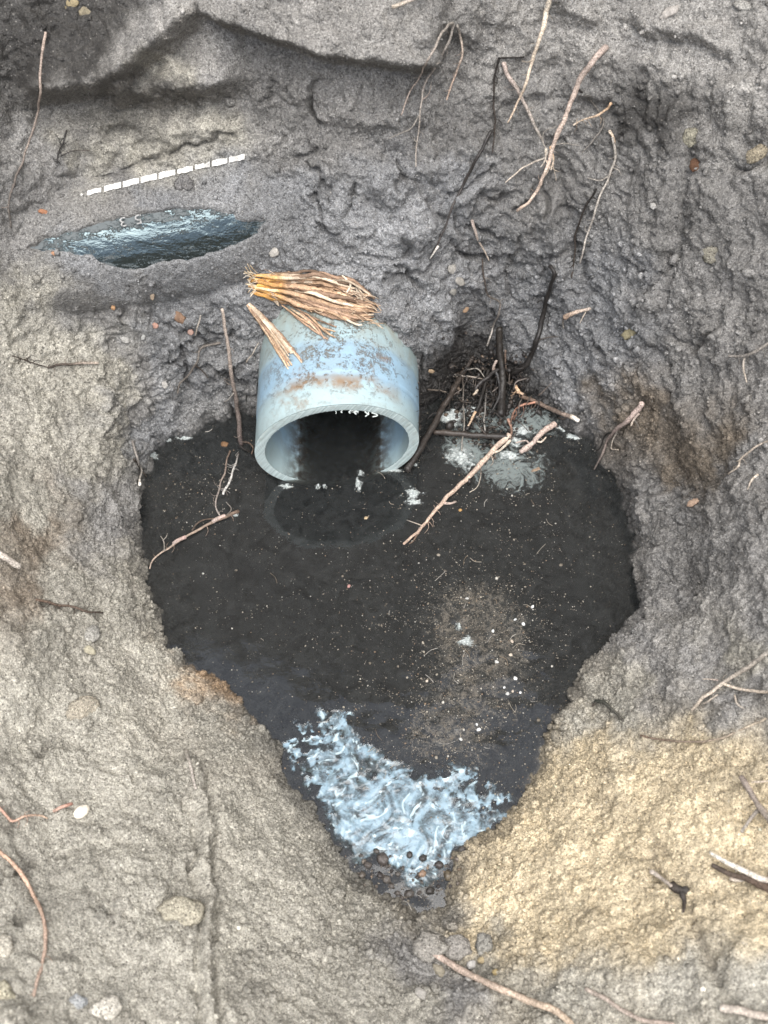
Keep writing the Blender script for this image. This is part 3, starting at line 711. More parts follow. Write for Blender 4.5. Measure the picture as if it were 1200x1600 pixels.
# ------------------------------------------------------------------ splintered wood lying on the pipe
def wood_pt(px, py, lift): s, n, w2 = surf(px, py); return s+(np.array([0, -.45, .89]))*lift*.001
def splinter_strip(path, w0, th_, cols, seed):
    C3 = catmull(path, .003); n = len(C3); t = np.linspace(0, 1, n)
    R = w0*(.35+.65*np.sin(np.pi*np.clip(t*.92+.05, 0, 1))**.6)
    Vv, f = tube(C3, R, 6, th_, .22, seed)
    c = np.array([cols]*n)*(1+.45*perlin(np.stack([t*7, t*0+seed*1.3, t*0], 1)))[:, None]*random.uniform(.65, 1.1)
    return Vv, f, np.concatenate([np.repeat(c, 6, 0), c[:1], c[-1:]])
def arch(base, f_):                                     # keeps a strand clear of what lies below it
    return base
wb = empty('splintered_wood', wood_pt(480, 470, 0)); wl = np.array(wb.location)
tag(wb, 'thick bundle of torn orange wood fibres lying across the top of the blue pipe', 'wood')
L0, L1 = wood_pt(398, 445, 7), wood_pt(588, 490, 8)
WCOL = [(.58,.40,.26),(.52,.35,.225),(.36,.24,.165),(.64,.49,.34),(.22,.15,.105),(.68,.55,.41)]
ORW = (.72, .38, .10)
for k in range(44):
    v = random.uniform(-1, 1); hh = math.sqrt(max(0, 1-v*v))*random.uniform(.2, 1)
    e0 = random.uniform(-.02, .45) if k > 12 else random.uniform(-.02, .06); e1 = random.uniform(.65, 1.0) if k % 3 else random.uniform(.9, 1.01)
    path = []
    for t in np.linspace(e0, e1, 6):
        wd = (13+19*math.sin(min(1, max(0, t)*1.0)*math.pi*.62)) if t < .85 else (28-70*(t-.85))
        x = 392+t*196; y = 443+t*40+v*wd+4.6*random.uniform(-1, 1)-5*math.sin(t*3.1)
        path.append(wood_pt(x, y, 1.2+hh*15*math.sin(math.pi*min(max(t*.86+.1, 0), 1))+random.uniform(-1.2, 1.2)))
    Vv, f, c = splinter_strip(path, random.uniform(.0013, .0028), random.uniform(.4, .8), random.choice(WCOL), k)
    if e0 < .12:                                         # bright orange heart at the torn end
        tx = project(Vv)[0]; m = sst(455, 425, tx)*random.uniform(.4, 1); c = c*(1-m[:, None])+np.array(ORW)*m[:, None]
    mesh('wood_splinter', Vv-wl, f, M_WOOD, wb, cols=c)
for k, (p0, p1, p2) in enumerate([((440,478),(480,505),(524,519)),((445,482),(480,510),(512,531)),((450,476),(490,498),(526,512)),((470,490),(495,512),(507,530)),((480,492),(510,520),(524,528)),((455,484),(478,500),(500,522)),
        ((540,462),(548,446),(535,433)),((545,468),(562,466),(556,452)),((560,470),(570,468),(558,450)),((428,470),(436,478),(431,468)),((540,500),(556,508),(566,510)),((430,445),(432,436),(427,431))]):
    path = [wood_pt(*p0, 5), wood_pt(*p1, 4.5), wood_pt(*p2, 3.0 if k < 6 else 7)]
    Vv, f, c = splinter_strip(path, random.uniform(.0009, .0016), .7, random.choice(WCOL[:4] if k < 6 else [WCOL[5], (.66,.56,.44)]), 90+k)
    mesh('wood_splinter', Vv-wl, f, M_WOOD, wb, cols=c)
Vs, Fs, Cs, off = [], [], [], 0
def hair(p, c):
    global off
    Vv, f = tube(catmull(p, .003), np.full(len(catmull(p, .003)), .00028), 4, 1, 0, 0)
    Vs.append(Vv); Fs.extend([tuple(i+off for i in q2) for q2 in f]); Cs.append(np.tile(c, (len(Vv), 1))); off += len(Vv)
for k in range(26):                                      # frayed white tips at the torn end
    a_2 = random.uniform(-.9, 1.0); x, y = 398+random.uniform(-6, 10), 442+random.uniform(-12, 16)
    hair([wood_pt(x, y, 7), wood_pt(x-8*math.cos(a_2), y-9*math.sin(a_2)-2, 8), wood_pt(x-16*math.cos(a_2)+2, y-17*math.sin(a_2)-3, 8)], random.choice([(.72,.66,.55),(.66,.50,.30),(.70,.55,.36)]))
for k in range(150):
    t = random.random(); x = 410+t*165; y = 443+t*44+random.uniform(-22, 22)
    hair([wood_pt(x, y, random.uniform(5, 10)), wood_pt(x+14, y+5+random.uniform(-5, 5), random.uniform(6, 11)), wood_pt(x+26, y+8+random.uniform(-8, 9), random.uniform(5, 11))], random.choice(WCOL))
o = mesh('fine_fibres', np.concatenate(Vs)-wl, Fs, M_WOOD, wb, cols=np.concatenate(Cs)); o['kind'] = 'stuff'
ws = empty('wood_splinter_bundle', wood_pt(430, 530, 0)); wl = np.array(ws.location)
tag(ws, 'narrow torn sliver of tan wood fanning out against the upper side of the blue pipe', 'wood')
for k in range(11):
    v = (k-5)/5+random.uniform(-.1, .1); e1 = random.uniform(.8, 1.0); path = []
    for t in np.linspace(0 if k % 2 else .05, e1, 6):
        wd = 3+12*t; x = 388+t*76+v*wd*.75; y = 476+t*100-v*wd*.6-5*math.sin(t*3.1)
        path.append(wood_pt(x, y, 1.5+3.5*math.sin(math.pi*t*.9+.2)*(1-abs(v)*.5)))
    Vv, f, c = splinter_strip(path, random.uniform(.0011, .0018), .65, random.choice(WCOL[:4]+[WCOL[5]]), 200+k)
    mesh('wood_splinter', Vv-wl, f, M_WOOD, ws, cols=c)

# ------------------------------------------------------------------ roots and twigs
root('root', 'long thin root hanging from a hole and trailing past the buried black pipe', [(72,52,4),(68,100,14),(66,150,20),(64,178,20),(50,215,9),(35,255,5),(22,290,4),(15,320,3),(18,358,1)], 2.6, 1.8, (.40,.30,.24), (.09,.08,.07), cat='root', cpow=.8)
root('root', 'small black forked rootlet in the soil above the white dashed stripe', [(105,204),(98,225),(92,240),(90,255)], 1.8, 1.2, BLK, BLK, 1, M_WETROOT, branches=[([(95,243),(115,236),(140,235)], 1.3, .6, BLK, DKB)])
root('root', 'pale thin root dangling under the clay overhang nearest the dashed pipe', [(706,38,6),(690,52,12),(668,95,14),(652,125,14),(637,150,13),(625,182,12)], 2.6, 1.2, GRY, (.40,.31,.25), 8)
root('root', 'longest grey dangling root under the clay overhang with forked lower end', [(709,40,5),(694,80,10),(675,112,12),(661,135,12),(656,165,11),(655,195,9),(648,230,6),(649,262,3)], 2.8, 1.0, (.2,.18,.16), (.42,.36,.3), 8, branches=[([(654,182),(636,203),(608,217)], 1.6, .8, GRY, GRY, 8), ([(656,160),(668,150),(672,130)], 1.4, 1.0, PINK, GRY, 10)])
root('root', 'short dangling root with orange tip beside two longer ones under the overhang', [(712,40,6),(718,65,12),(717,95,13),(708,122,13),(694,158,12)], 2.6, 1.6, GRY, (.48,.33,.24), 8)
root('root', 'short pale root poking out at the top of the clay overhang', [(612,14,9),(632,8,11),(662,-6,10)], 4.0, 3.2, PALE, GRY, 8)
root('root', 'thick straight pale root hanging free down the wall to a pointed end', [(858,-12,26),(848,28,28),(836,68,28),(824,105,26),(815,138,24),(805,162,22),(796,180,20),(789,194,18)], 5.6, 1.4, (.60,.52,.40), (.52,.38,.26), 20, knob=.05)
root('root', 'thick pinkish root emerging from a dark hole and ending in a brush of fibres', [(946,74,4),(926,98,14),(905,126,20),(891,160,22),(876,195,22),(863,225,21),(855,252,20),(846,275,18),(838,298,17),(822,316,16),(806,330,14)], 6.2, 2.6, PINK, (.53,.39,.29), 18, knob=.1,
     branches=[([(853,238),(846,250),(815,262),(784,287)], 2.2, 1.0, GRY, PALE, 19), ([(858,240),(862,258),(868,284)], 1.4, .6, PALE, PALE, 20), ([(855,245),(856,262),(850,276)], 1.4, .6, PALE, PALE, 19), ([(853,238),(845,225),(848,208),(868,200)], 1.8, .8, GRY, GRY, 18), ([(850,250),(858,262),(873,270)], 1.3, .5, PALE, PALE, 19), ([(858,228),(880,225),(905,228)], 1.2, .6, GRY, GRY, 8), ([(856,232),(862,250),(858,268)], 2.4, 1.2, ORG, PALE, 21), ([(850,235),(848,252),(842,262)], 2.6, 1.0, PALE, GRY, 20)])
root('root', 'flaking pink and grey root crossing behind the thick straight pale one', [(786,98,3),(793,120,7),(806,140,9),(818,165,9),(832,195,10),(846,222,12)], 4.2, 2.6, PINK, GRY, 8, knob=.25)
root('root', 'tiny orange curved root beside the brush end of the pinkish root', [(956,162,4),(948,174,10),(932,182,12),(912,187,12),(894,197,10)], 2.6, 1.6, ORG, PALE, 8)
root('root', 'thin black root lying on the clay with a bare white tip', [(767,206),(748,242),(722,290),(706,325),(690,365),(682,384),(672,404)], 3.4, 1.6, BLK, (.05,.04,.035), 3, M_WETROOT, branches=[([(683,384),(677,394),(671,405)], 2.4, 1.2, WHT, WHT, 4)], bname='bare_tip')
root('root', 'dark upright thin root left of the thick straight pale one', [(778,92),(772,130),(772,180),(770,238)], 2.2, 1.2, BLK, DKB, 3, branches=[([(778,93),(800,90),(818,88)], 1.8, 1.4, BLK, BLK, 3)])
root('wood_splinter', 'flat pink splinter stuck in the grey clay right of the bare white root tip', [(737,344),(744,366),(753,388),(764,406)], 3.0, 1.2, PINK, PALE, 3, cat='splinter', flat=.5)
root('root', 'pale wriggling root running down the wall next to its dark twin', [(957,215),(960,250),(952,275),(941,300),(930,330),(920,360),(912,390),(905,412)], 2.6, 1.6, GRY, (.48,.43,.37), 4, branches=[([(952,275),(938,282),(918,278)], 1.8, 1.0, GRY, GRY, 3), ([(955,262),(968,268),(972,276)], 1.4, .7, GRY, GRY)])
root('root', 'dark twin root running down the wall beside the pale wriggling one', [(932,296),(912,330),(900,365),(898,400),(894,434)], 2.2, 1.4, BLK, DKB, 2)
root('root', 'thin black hooked root just under the tiny orange one', [(905,140),(925,162),(944,190),(928,218),(911,238)], 2.0, 1.0, BLK, GRY, 3)
root('root', 'short orange-tipped stub of root on the wall below the tiny curved one', [(952,205),(958,216),(959,226)], 3.0, 1.8, PALE, ORG, 3)
root('root', 'thick black jointed root bending down into the tangle by the pool', [(858,415),(866,428),(860,448),(852,478),(846,508),(839,530),(832,552),(820,570),(802,580),(782,588),(765,602)], 3.6, 6.4, BLK, BLK, 5, M_WETROOT, knob=.12, branches=[([(837,533),(858,527),(872,526)], 1.6, .8, DKB, DKB, 3), ([(852,478),(846,470),(840,474)], 1.6, .8, BLK, BLK, 3)])
root('root', 'thin black and white root zigzagging above the black stump', [(752,404),(756,436),(763,460),(782,474),(778,492),(770,512),(765,528),(761,540)], 1.6, 1.8, DKB, (.55,.5,.44), 3, cpow=2.5)
root('root_stump', 'black rotten stump of root standing upright at the back of the tangle', [(780,512,4),(783,545,9),(786,580,12),(784,620,12),(780,655,8)], 6.5, 8.5, (.03,.025,.02), BLK, 8, M_WETROOT, knob=.3, cat='root', branches=[([(792,545),(794,575),(793,600)], 2, 1.2, BRN, DKB, 12)])
root('root_stick', 'dark stick slanting down the clay from the tangle to the pipe edge', [(738,556,3),(722,590,6),(700,630,8),(675,675,8),(652,715,8),(636,738,5)], 5.0, 7.5, DKB, (.035,.03,.027), 5, M_WETROOT, knob=.35, cat='stick')
root('root_stick', 'short black stick lying level in the pool below the white foam', [(678,678,4),(705,681,5),(735,684,5),(768,686,5),(795,688,4)], 5.4, 6.5, DKB, BLK, 4, M_WETROOT, knob=.3, cat='stick')
root('twig', 'glossy black twig with a tan cut tip leaning from tangle to level stick', [(762,590,14),(752,630,14),(742,655,11),(728,678,8)], 3.2, 4.0, BLK, BLK, 10, M_WETROOT, branches=[([(742,655),(735,668),(731,676)], 3.6, 2.0, ORG, (.5,.36,.24), 12)], bname='cut_tip')
root('twig', 'glossy black upright twig kinked near its foot in the tangle middle', [(774,575,16),(776,600,16),(779,628,13),(772,642,10),(764,652,8)], 3.2, 2.4, (.04,.04,.042), BLK, 12, M_WETROOT)
root('twig', 'fine hanging dark thread crossing the white foam patch', [(722,596,8),(723,630,10),(724,665,8),(722,695,4),(722,706,2)], 1.6, 1.2, DKB, GRY, 8)
root('twig', 'fine pale twig arching over the black water at the top of the tangle', [(708,584,5),(722,594,8),(740,598,10),(762,604,11)], 1.8, 1.3, GRY, (.38,.3,.24), 8, branches=[([(728,586),(745,584),(758,600)], 1.5, 1.0, GRY, GRY, 9)])
root('twig', 'slim black twig pointing down to a white-flecked end amid the tangle', [(760,615,10),(757,640,10),(756,665,7),(757,677,5)], 2.0, 1.6, BLK, (.3,.28,.25), 8, M_WETROOT)
root('twig', 'crooked black root crossing the stump from the jointed root', [(800,578,12),(778,592,18),(760,605,18),(742,618,14),(744,625,10)], 5.0, 3.4, BLK, (.035,.03,.028), 14, M_WETROOT, branches=[([(745,620),(742,626),(739,628)], 3.2, 2.2, PALE, (.4,.3,.2), 13)], bname='broken_end')
root('twig', 'pink sliver standing upright against the black stump', [(775,560,16),(773,575,17),(771,590,17)], 3.0, 2.2, PINK, (.5,.36,.28), 16)
root('twig', 'orange frayed sliver caught at the edge of the tangle', [(806,602,8),(812,612,8),(805,618,8),(816,622,7)], 3.8, 2.6, ORG, (.5,.33,.2), 8, flat=.5)
root('twig', 'brown flaky twig ending in a pale knob on the pool edge', [(816,624,5),(838,634,6),(858,638,6),(880,646,5),(893,650,5)], 4.4, 4.0, BRN, (.19,.14,.11), 5, knob=.25, branches=[([(893,650),(900,654),(905,658)], 5.2, 4.6, PALE, WHT, 6)], bname='broken_end')
root('twig', 'red-tipped bent twig in the scum beside the tangle', [(834,635,7),(812,642,8),(800,654,7),(797,672,5)], 2.4, 1.6, RED, DKB, 5, branches=[([(793,658),(798,675),(797,688)], 3.2, 2.0, (.46,.24,.16), BRN, 5)])
root('twig', 'long bare pale stick floating out from the tangle across the black water', [(795,684,5),(775,702,4),(748,730,3),(722,757,2.5),(702,775,2.5),(685,795,2),(668,815,2),(652,834,1.5),(631,849,1)], 6.2, 2.6, (.50,.37,.28), (.42,.28,.20), 3, cat='stick', knob=.12,
     branches=[([(796,690),(782,706),(768,712)], 3.4, 1.6, PALE, PALE, 4), ([(768,712),(770,724),(765,730)], 1.4, .8, PALE, GRY, 2), ([(752,740),(748,758),(734,770)], 1.2, .6, GRY, PALE, 1), ([(690,788),(703,788),(712,784)], 3.6, 1.6, (.45,.32,.26), PINK, 1.5), ([(660,822),(645,817),(636,814)], 1.2, .7, PALE, GRY, 1), ([(655,832),(645,846),(640,850)], 2.0, 1.0, BRN, BRN, 1)])
root('twig', 'short frayed pink stick lying in the scum under the pale knob twig', [(868,667,5),(852,676,5),(838,687,4),(828,698,3),(812,708,2)], 6.0, 4.6, (.50,.36,.29), PINK, 4, knob=.35, branches=[([(835,690),(845,694),(852,686)], 2.6, 1.2, PALE, PALE, 4), ([(828,696),(820,690),(806,694)], 2.2, 1.4, PINK, PINK, 3)])
root('twig', 'split pink ended dark root clinging to the bank above the pool edge', [(1006,630,8),(998,640,10),(985,655,9),(968,668,7),(952,686,5),(945,705,4),(934,722,3),(928,735,2)], 5.4, 1.8, (.46,.34,.29), (.09,.075,.065), 6, knob=.2, branches=[([(968,668),(958,690),(957,700),(968,702)], 1.8, 1.0, GRY, PALE, 5), ([(988,652),(997,664),(999,672)], 2.6, 1.0, GRY, DKB, 6), ([(962,675),(948,680),(938,700),(926,706)], 1.8, 1.2, BLK, BLK, 4), ([(1000,645),(992,656),(988,664)], 3.0, 1.6, PINK, PALE, 9)])
root('wood_splinter', 'short pink and tan splinter stuck in clay above the slumped fold', [(882,496,4),(896,489,7),(910,485,6),(922,482,4)], 5.4, 3.0, (.48,.31,.2), (.40,.33,.27), 5, cat='splinter', flat=.55, branches=[([(918,484),(912,496),(907,504)], 1.4, .8, PALE, PALE, 5), ([(882,496),(880,505),(881,512)], 2.2, 1.4, DKB, GRY, 4)])
root('root', 'pale forked root poking out of the far wall beside the blurred edge', [(1210,535,8),(1186,548,9),(1162,558,8),(1140,558,6)], 3.2, 2.6, GRY, (.2,.18,.16), 7, branches=[([(1166,556),(1163,575),(1168,598)], 2.6, 1.4, GRY, PALE, 7)])
root('root', 'curly pale root tip midway up the blurred wall', [(1208,684,5),(1180,702,6),(1160,716,6),(1155,728,5),(1140,741,4)], 2.4, 1.6, (.3,.25,.2), PALE, 5)
root('root', 'tiny hook-shaped pale root beneath the curly one', [(1186,742,4),(1176,750,6),(1170,766,5)], 2.4, 1.4, PALE, PALE, 5)
root('root', 'grey forked root trailing over the bank beside the yellow sand', [(1212,1012,10),(1180,1034,9),(1150,1054,8),(1125,1070,7),(1104,1087,6),(1082,1108,4)], 4.6, 3.0, GRY, PALE, 6, knob=.1,
     branches=[([(1128,1068),(1160,1077),(1185,1080),(1212,1080)], 2.8, 2.8, PALE, PALE, 6), ([(1095,1100),(1108,1094),(1122,1087)], 2.2, 1.4, GRY, PALE, 5), ([(1150,1086),(1152,1100),(1163,1108)], 2.2, 1.6, PALE, GRY, 5), ([(1122,1063),(1108,1061),(1098,1061)], 1.8, 1.0, PINK, PALE, 5)])
root('root', 'thin half-buried root curving along the top edge of the yellow sand', [(1000,1150,1),(1040,1156,2),(1090,1160,2),(1128,1152,2),(1160,1140,1),(1196,1122,2)], 2.0, 2.4, BRN, (.34,.28,.2), 1)
root('twig', 'small dark green-black twig lying on the yellow sand slope', [(930,1096),(942,1097),(952,1105),(962,1115),(974,1127)], 3.6, 2.6, (.035,.04,.03), (.12,.11,.09), 2, branches=[([(938,1096),(930,1101),(927,1104)], 3.0, 2.0, (.04,.04,.03), DKB, 3)])
root('root', 'broken Y-shaped brown root rooted in the yellow bank', [(1159,1215,10),(1172,1240,14),(1188,1265,16),(1212,1296,14)], 5.0, 7.0, (.24,.19,.16), (.30,.25,.2), 12, knob=.12, branches=[([(1186,1266),(1170,1282),(1158,1302)], 4.2, 3.0, (.27,.23,.19), GRY, 12), ([(1175,1222),(1192,1220),(1206,1218)], 2.0, 1.4, PALE, PALE, 10)])
root('twig', 'snapped stick showing bright white wood over dark bark in yellow sand', [(1110,1334,6),(1135,1348,9),(1162,1361,10),(1185,1372,9),(1214,1380,8)], 3.6, 7.0, (.74,.69,.58), (.55,.47,.38), 8, cat='stick', branches=[([(1113,1352),(1140,1366),(1170,1376),(1212,1394)], 4.0, 8.0, (.09,.07,.055), BRN, 5), ([(1140,1375),(1152,1377),(1166,1374)], 4.0, 2.0, PALE, GRY, 4)], bname='dark_bark', cpow=2)
root('twig', 'pale snapped twig in a black muddy knot on the yellow sand', [(1018,1361,4),(1035,1374,6),(1050,1384,5)], 4.4, 3.4, (.58,.5,.42), (.3,.25,.2), 5, branches=[([(1048,1383),(1060,1392),(1072,1392)], 8, 10, DKB, (.05,.045,.04), 2), ([(1066,1395),(1070,1410),(1068,1425)], 6, 2.5, (.05,.045,.04), DKB, 1)], bname='mud_knot')
root('twig', 'thick pale broken twig at the very edge of the sandy bank', [(1127,1574,6),(1160,1580,8),(1215,1592,8)], 7.5, 8.0, (.55,.48,.40), (.45,.37,.3), 6)
root('root', 'long pink root snaking over grey clods at the foot of the sand', [(676,1487,3),(695,1500,7),(728,1520,8),(768,1540,8),(815,1560,8),(860,1577,8),(886,1596,8),(900,1616,8)], 6.2, 6.8, (.42,.31,.25), (.52,.39,.26), 7, knob=.1)
root('root', 'dull pink root half hidden in soil beyond the long snaking one', [(915,1545,1),(945,1560,2),(975,1580,3),(1010,1595,3),(1050,1600,2)], 4.4, 4.4, (.33,.27,.22), (.40,.31,.25), 2)
root('root', 'red-pink root bending down the sandy bank beside the dark holes', [(-8,1325,3),(18,1345,5),(38,1368,6),(54,1398,6),(67,1430,6),(72,1460,6),(70,1492,4),(60,1525,2),(54,1555,1)], 4.0, 3.2, (.50,.30,.19), (.34,.24,.18), 5)
root('root', 'faint thread of pink root leading towards the white seed', [(-5,1258,3),(8,1272,3),(20,1283,3),(38,1276,3),(58,1275,2),(74,1280,1)], 2.8, 1.6, (.52,.27,.19), (.42,.30,.2), 3)
root('root', 'short red root joined to the white seed', [(85,1268,1),(98,1261,4),(114,1258,6)], 3.6, 3.0, (.42,.27,.2), (.52,.22,.15), 4)
root('root', 'frayed grey tip of the mud covered root on the sandy bank', [(290,1172,2),(295,1190,4),(301,1214,4),(306,1232,2)], 4.0, 3.0, (.30,.27,.22), (.34,.3,.26), 3)
root('root', 'stubby whitish root end poking from the brown bank', [(-8,862,6),(10,874,9),(30,886,9)], 6.5, 6.5, (.42,.36,.3), (.46,.41,.35), 8)
root('root', 'dark red rootlet lying in a crack of the sandy bank', [(58,937),(85,944),(110,948),(138,956),(160,958)], 2.8, 1.6, BRN, DKB, 1)
root('twig', 'thin dark twig with light tip stuck to the muddy bank', [(74,574),(100,570),(125,567),(153,567)], 2.4, 2.6, DKB, (.40,.32,.25), 3, cpow=2)
root('root', 'hair-thin dark root above the light-tipped twig', [(18,556),(40,563),(62,572),(78,575)], 1.2, 1.0, DKB, DKB, 1)
root('twig', 'tall pale-tipped stick leaning up from the water beside the pipe', [(350,482,16),(354,510,16),(359,545,14),(364,585,12),(370,625,9),(374,660,6),(377,696,2)], 3.0, 5.0, (.50,.40,.32), (.075,.055,.05), 10, mat=M_ROOT, cat='stick', cpow=.6, knob=.12,
     branches=[([(376,694),(388,694),(396,702),(393,712)], 2.2, 1.2, DKB, BRN, 3), ([(376,698),(384,704),(392,706)], 3.4, 1.6, BLK, BLK, 3), ([(366,612),(358,622),(352,626)], 1.4, .8, GRY, GRY, 9)])
root('twig', 'thin red-brown root trailing in the water below the tall stick', [(359,706,2),(352,735,2),(342,768,1.5),(337,790,1.5),(345,808,1.5)], 1.8, 1.6, BRN, (.3,.26,.23), 1.5)
root('twig', 'white-ended thread laid on the water as the mirrored tall stick', [(374,710,2),(366,732,1.5),(358,755,1.5),(349,773,1.5)], 1.6, 2.4, DKB, (.6,.58,.54), 1.5, cpow=.6)  # the stick's reflection built as a thread on the water
root('twig', 'knobbly pink root floating on black water near the sandy bank', [(374,800,2),(356,808,3),(335,818,3),(312,829,3.5),(290,842,3.5),(270,855,3),(252,866,3),(240,876,2),(233,889,1)], 3.2, 1.4, BRN, (.45,.34,.26), 3, cat='root', knob=.28,
     branches=[([(333,818),(345,812),(352,808)], 4.4, 3.2, PINK, (.5,.33,.28), 3.5), ([(302,832),(315,816),(335,813)], 1.8, 1.0, DKB, BRN, 4), ([(258,864),(256,850),(251,842)], 1.2, .8, GRY, GRY, 6), ([(256,850),(262,844),(264,838)], 1.0, .6, GRY, GRY, 7), ([(290,842),(279,847),(272,853)], 4.2, 3.4, (.46,.29,.25), PINK, 3.5), ([(345,812),(362,800),(354,788)], 1.2, .8, DKB, GRY, 3)])
root('root', 'forked brown root pressed into the clay beside the tall stick', [(344,536),(322,540),(311,548),(308,565),(298,582),(282,598),(276,614)], 2.6, 1.6, (.15,.13,.11), (.1,.085,.07), 2, branches=[([(306,570),(316,580),(324,590)], 1.4, .8, DKB, DKB, 2)])
root('root', 'thin muddy root dripping into the pool with a white droplet end', [(206,690,3),(212,716,5),(219,735,5),(216,752,4)], 2.4, 2.0, (.18,.16,.14), (.34,.31,.27), 4, branches=[([(208,718),(218,732),(228,745)], 2.2, 1.2, DKB, DKB, 4), ([(217,753),(216,757),(216,760)], 3.0, 3.0, WHT, WHT, 4)])
root('twig', 'short pale stalk standing at the clay beside the chip of brown wood', [(314,492,5),(310,508,6),(306,524,3)], 1.6, 1.4, GRY, PALE, 4)
root('twig', 'dark thin twig along the clay between pipe and slanting stick', [(668,608,2),(685,610,4),(695,612,3)], 1.8, 1.2, DKB, PALE, 3)
root('root', 'thin dark root lying against the shaded flank of the blue pipe', [(652,598,1),(655,625,3),(655,650,4),(652,672,3)], 1.8, 1.6, (.1,.09,.085), DKB, 3)
root('twig', 'tiny pale sliver on the clay between root hole and sliver of wood', [(404,535,2),(396,550,4),(386,566,3)], 1.2, 1.0, GRY, PALE, 3)

for k, (x, y, ln) in enumerate([(564,551,5),(570,555,4),(575,552,5),(581,555,4),(587,554,5),(593,558,5),(599,561,5),(604,564,4),(612,570,5)]):
    Vv, f, c = strand([(x, y-ln*.5, .5), (x+(.6 if k % 2 else 2.5), y+ln*.4, .5)], .8, .8, (.10,.06,.09), (.10,.06,.09), .5, wig=0, sides=4, flat=.4)
    mesh('printed_mark', Vv-PIPE_C, f, M_ROOT, pipe, cols=c)
Vs, Fs, Cs, off = [], [], [], 0
rt = random.Random(3)
for k in range(95):                                       # tangle of hair roots around the black stump
    x, y = rt.gauss(765, 32), rt.gauss(615, 32); an = rt.uniform(0, 6.28); ln = rt.uniform(8, 30); h1, h2 = rt.uniform(1, 16), rt.uniform(0, 14)
    p = [(x, y, h1), (x+ln*.5*math.cos(an)+rt.uniform(-5, 5), y+ln*.5*math.sin(an)+rt.uniform(-5, 5), (h1+h2)/2+rt.uniform(0, 4)), (x+ln*math.cos(an), y+ln*math.sin(an), h2)]
    c0 = rt.choice([BLK, BLK, BLK, BLK, DKB, (.035,.03,.028), (.16,.13,.11)])
    Vv, f, c = strand(p, rt.uniform(.8, 2.0), rt.uniform(.5, 1.2), c0, c0, 4, seed=k, sides=5, step=.003)
    Vs.append(Vv); Fs.extend([tuple(q+off for q in g) for g in f]); Cs.append(c); off += len(Vv)
o = mesh('root_hairs', np.concatenate(Vs), Fs, M_WETROOT, cols=np.concatenate(Cs), recentre=False); o['kind'] = 'stuff'

# ------------------------------------------------------------------ stones, chips and flecks
def ico(sub):
    t = (1+5**.5)/2
    v = [(-1,t,0),(1,t,0),(-1,-t,0),(1,-t,0),(0,-1,t),(0,1,t),(0,-1,-t),(0,1,-t),(t,0,-1),(t,0,1),(-t,0,-1),(-t,0,1)]
    f = [(0,11,5),(0,5,1),(0,1,7),(0,7,10),(0,10,11),(1,5,9),(5,11,4),(11,10,2),(10,7,6),(7,1,8),(3,9,4),(3,4,2),(3,2,6),(3,6,8),(3,8,9),(4,9,5),(2,4,11),(6,2,10),(8,6,7),(9,8,1)]
    v = [np.array(p)/np.linalg.norm(p) for p in v]
    for _ in range(sub):
        c = {}; nf = []
        def md(a, b):
            k = (min(a, b), max(a, b))
            if k not in c: p = v[a]+v[b]; v.append(p/np.linalg.norm(p)); c[k] = len(v)-1
            return c[k]
        for a, b, d in f:
            x, y, z = md(a, b), md(b, d), md(d, a); nf += [(a, x, z), (b, y, x), (d, z, y), (x, y, z)]
        f = nf
    return np.array(v), np.array(f)
IV, IF = ico(2); IV1, IF1 = ico(0)
def rot_to(n, spin):
    n = n/np.linalg.norm(n); t = np.cross(n, [1, 0, .01]); t /= np.linalg.norm(t); b = np.cross(n, t)
    c, s = math.cos(spin), math.sin(spin); return np.stack([t*c+b*s, b*c-t*s, n], 1)
def stone(name, label, cat, px, py, rx, ry, col, flat=.6, spin=None, rough=.3, sink=.42, mat=None, group=None, ang=None):
    SEED[0] += 1; s, n, what = surf(px, py); k = np.linalg.norm(s-O)/F
    if name in ('pebble', 'wood_chip'): rx, ry, col = rx*.82, ry*.82, np.array(col)*.66
    # long axis laid along the picture-plane direction "spin" on the surface
    a = math.radians(spin if spin is not None else random.uniform(0, 180))
    dirv = RT*math.cos(a)+UP*math.sin(a); nn = n*.6-FW*.4 if what == 'ground' else n; nn = nn/np.linalg.norm(nn)
    t = dirv-nn*(dirv@nn); t /= np.linalg.norm(t); b = np.cross(nn, t)
    P_ = IV.copy()
    P_ *= (1+rough*fbm(P_, 1.3, 2, off=SEED[0]*5.3)+.1*perlin(P_*5+SEED[0]))[:, None]
    P_ = P_*(1-.18*np.clip(np.abs(perlin(P_*1.7+SEED[0]*2.1)), 0, 1))[:, None]
    r3 = np.array([rx, ry, min(rx, ry)*flat])*k
    W_ = s+P_[:, :1]*r3[0]*t+P_[:, 1:2]*r3[1]*b+(P_[:, 2:]*r3[2]+r3[2]*(1-2*sink)*.6)*nn
    c = np.array(col)*(1+.12*perlin(P_*2+SEED[0]))[:, None]
    o = mesh(name, W_, IF, mat or (M_SOIL if name in ('clod', 'stone') or rx > 11 else M_STONE), cols=c, smooth=mat is not None or name == 'clod'); return tag(o, label, cat, group)
CLOD = (.17,.165,.16)
stone('clod', 'round grey clod sitting on the white dashed stripe', 'clod', 288, 286, 13, 15, CLOD, .7, 90)
stone('wood_chip', 'small orange chip on the mud near the start of the dashed stripe', 'chip', 68, 331, 10, 4.5, (.42,.2,.11), .4, -12, mat=M_CHIP)
stone('wood_chip', 'tiny orange crumb at the tail of the exposed black pipe', 'chip', 83, 396, 4.5, 3.5, (.5,.28,.17), .5, mat=M_CHIP)
stone('pebble', 'white pebble on the clay just above the torn wood bundle', 'pebble', 428, 394, 9, 10, (.55,.52,.47), .5)
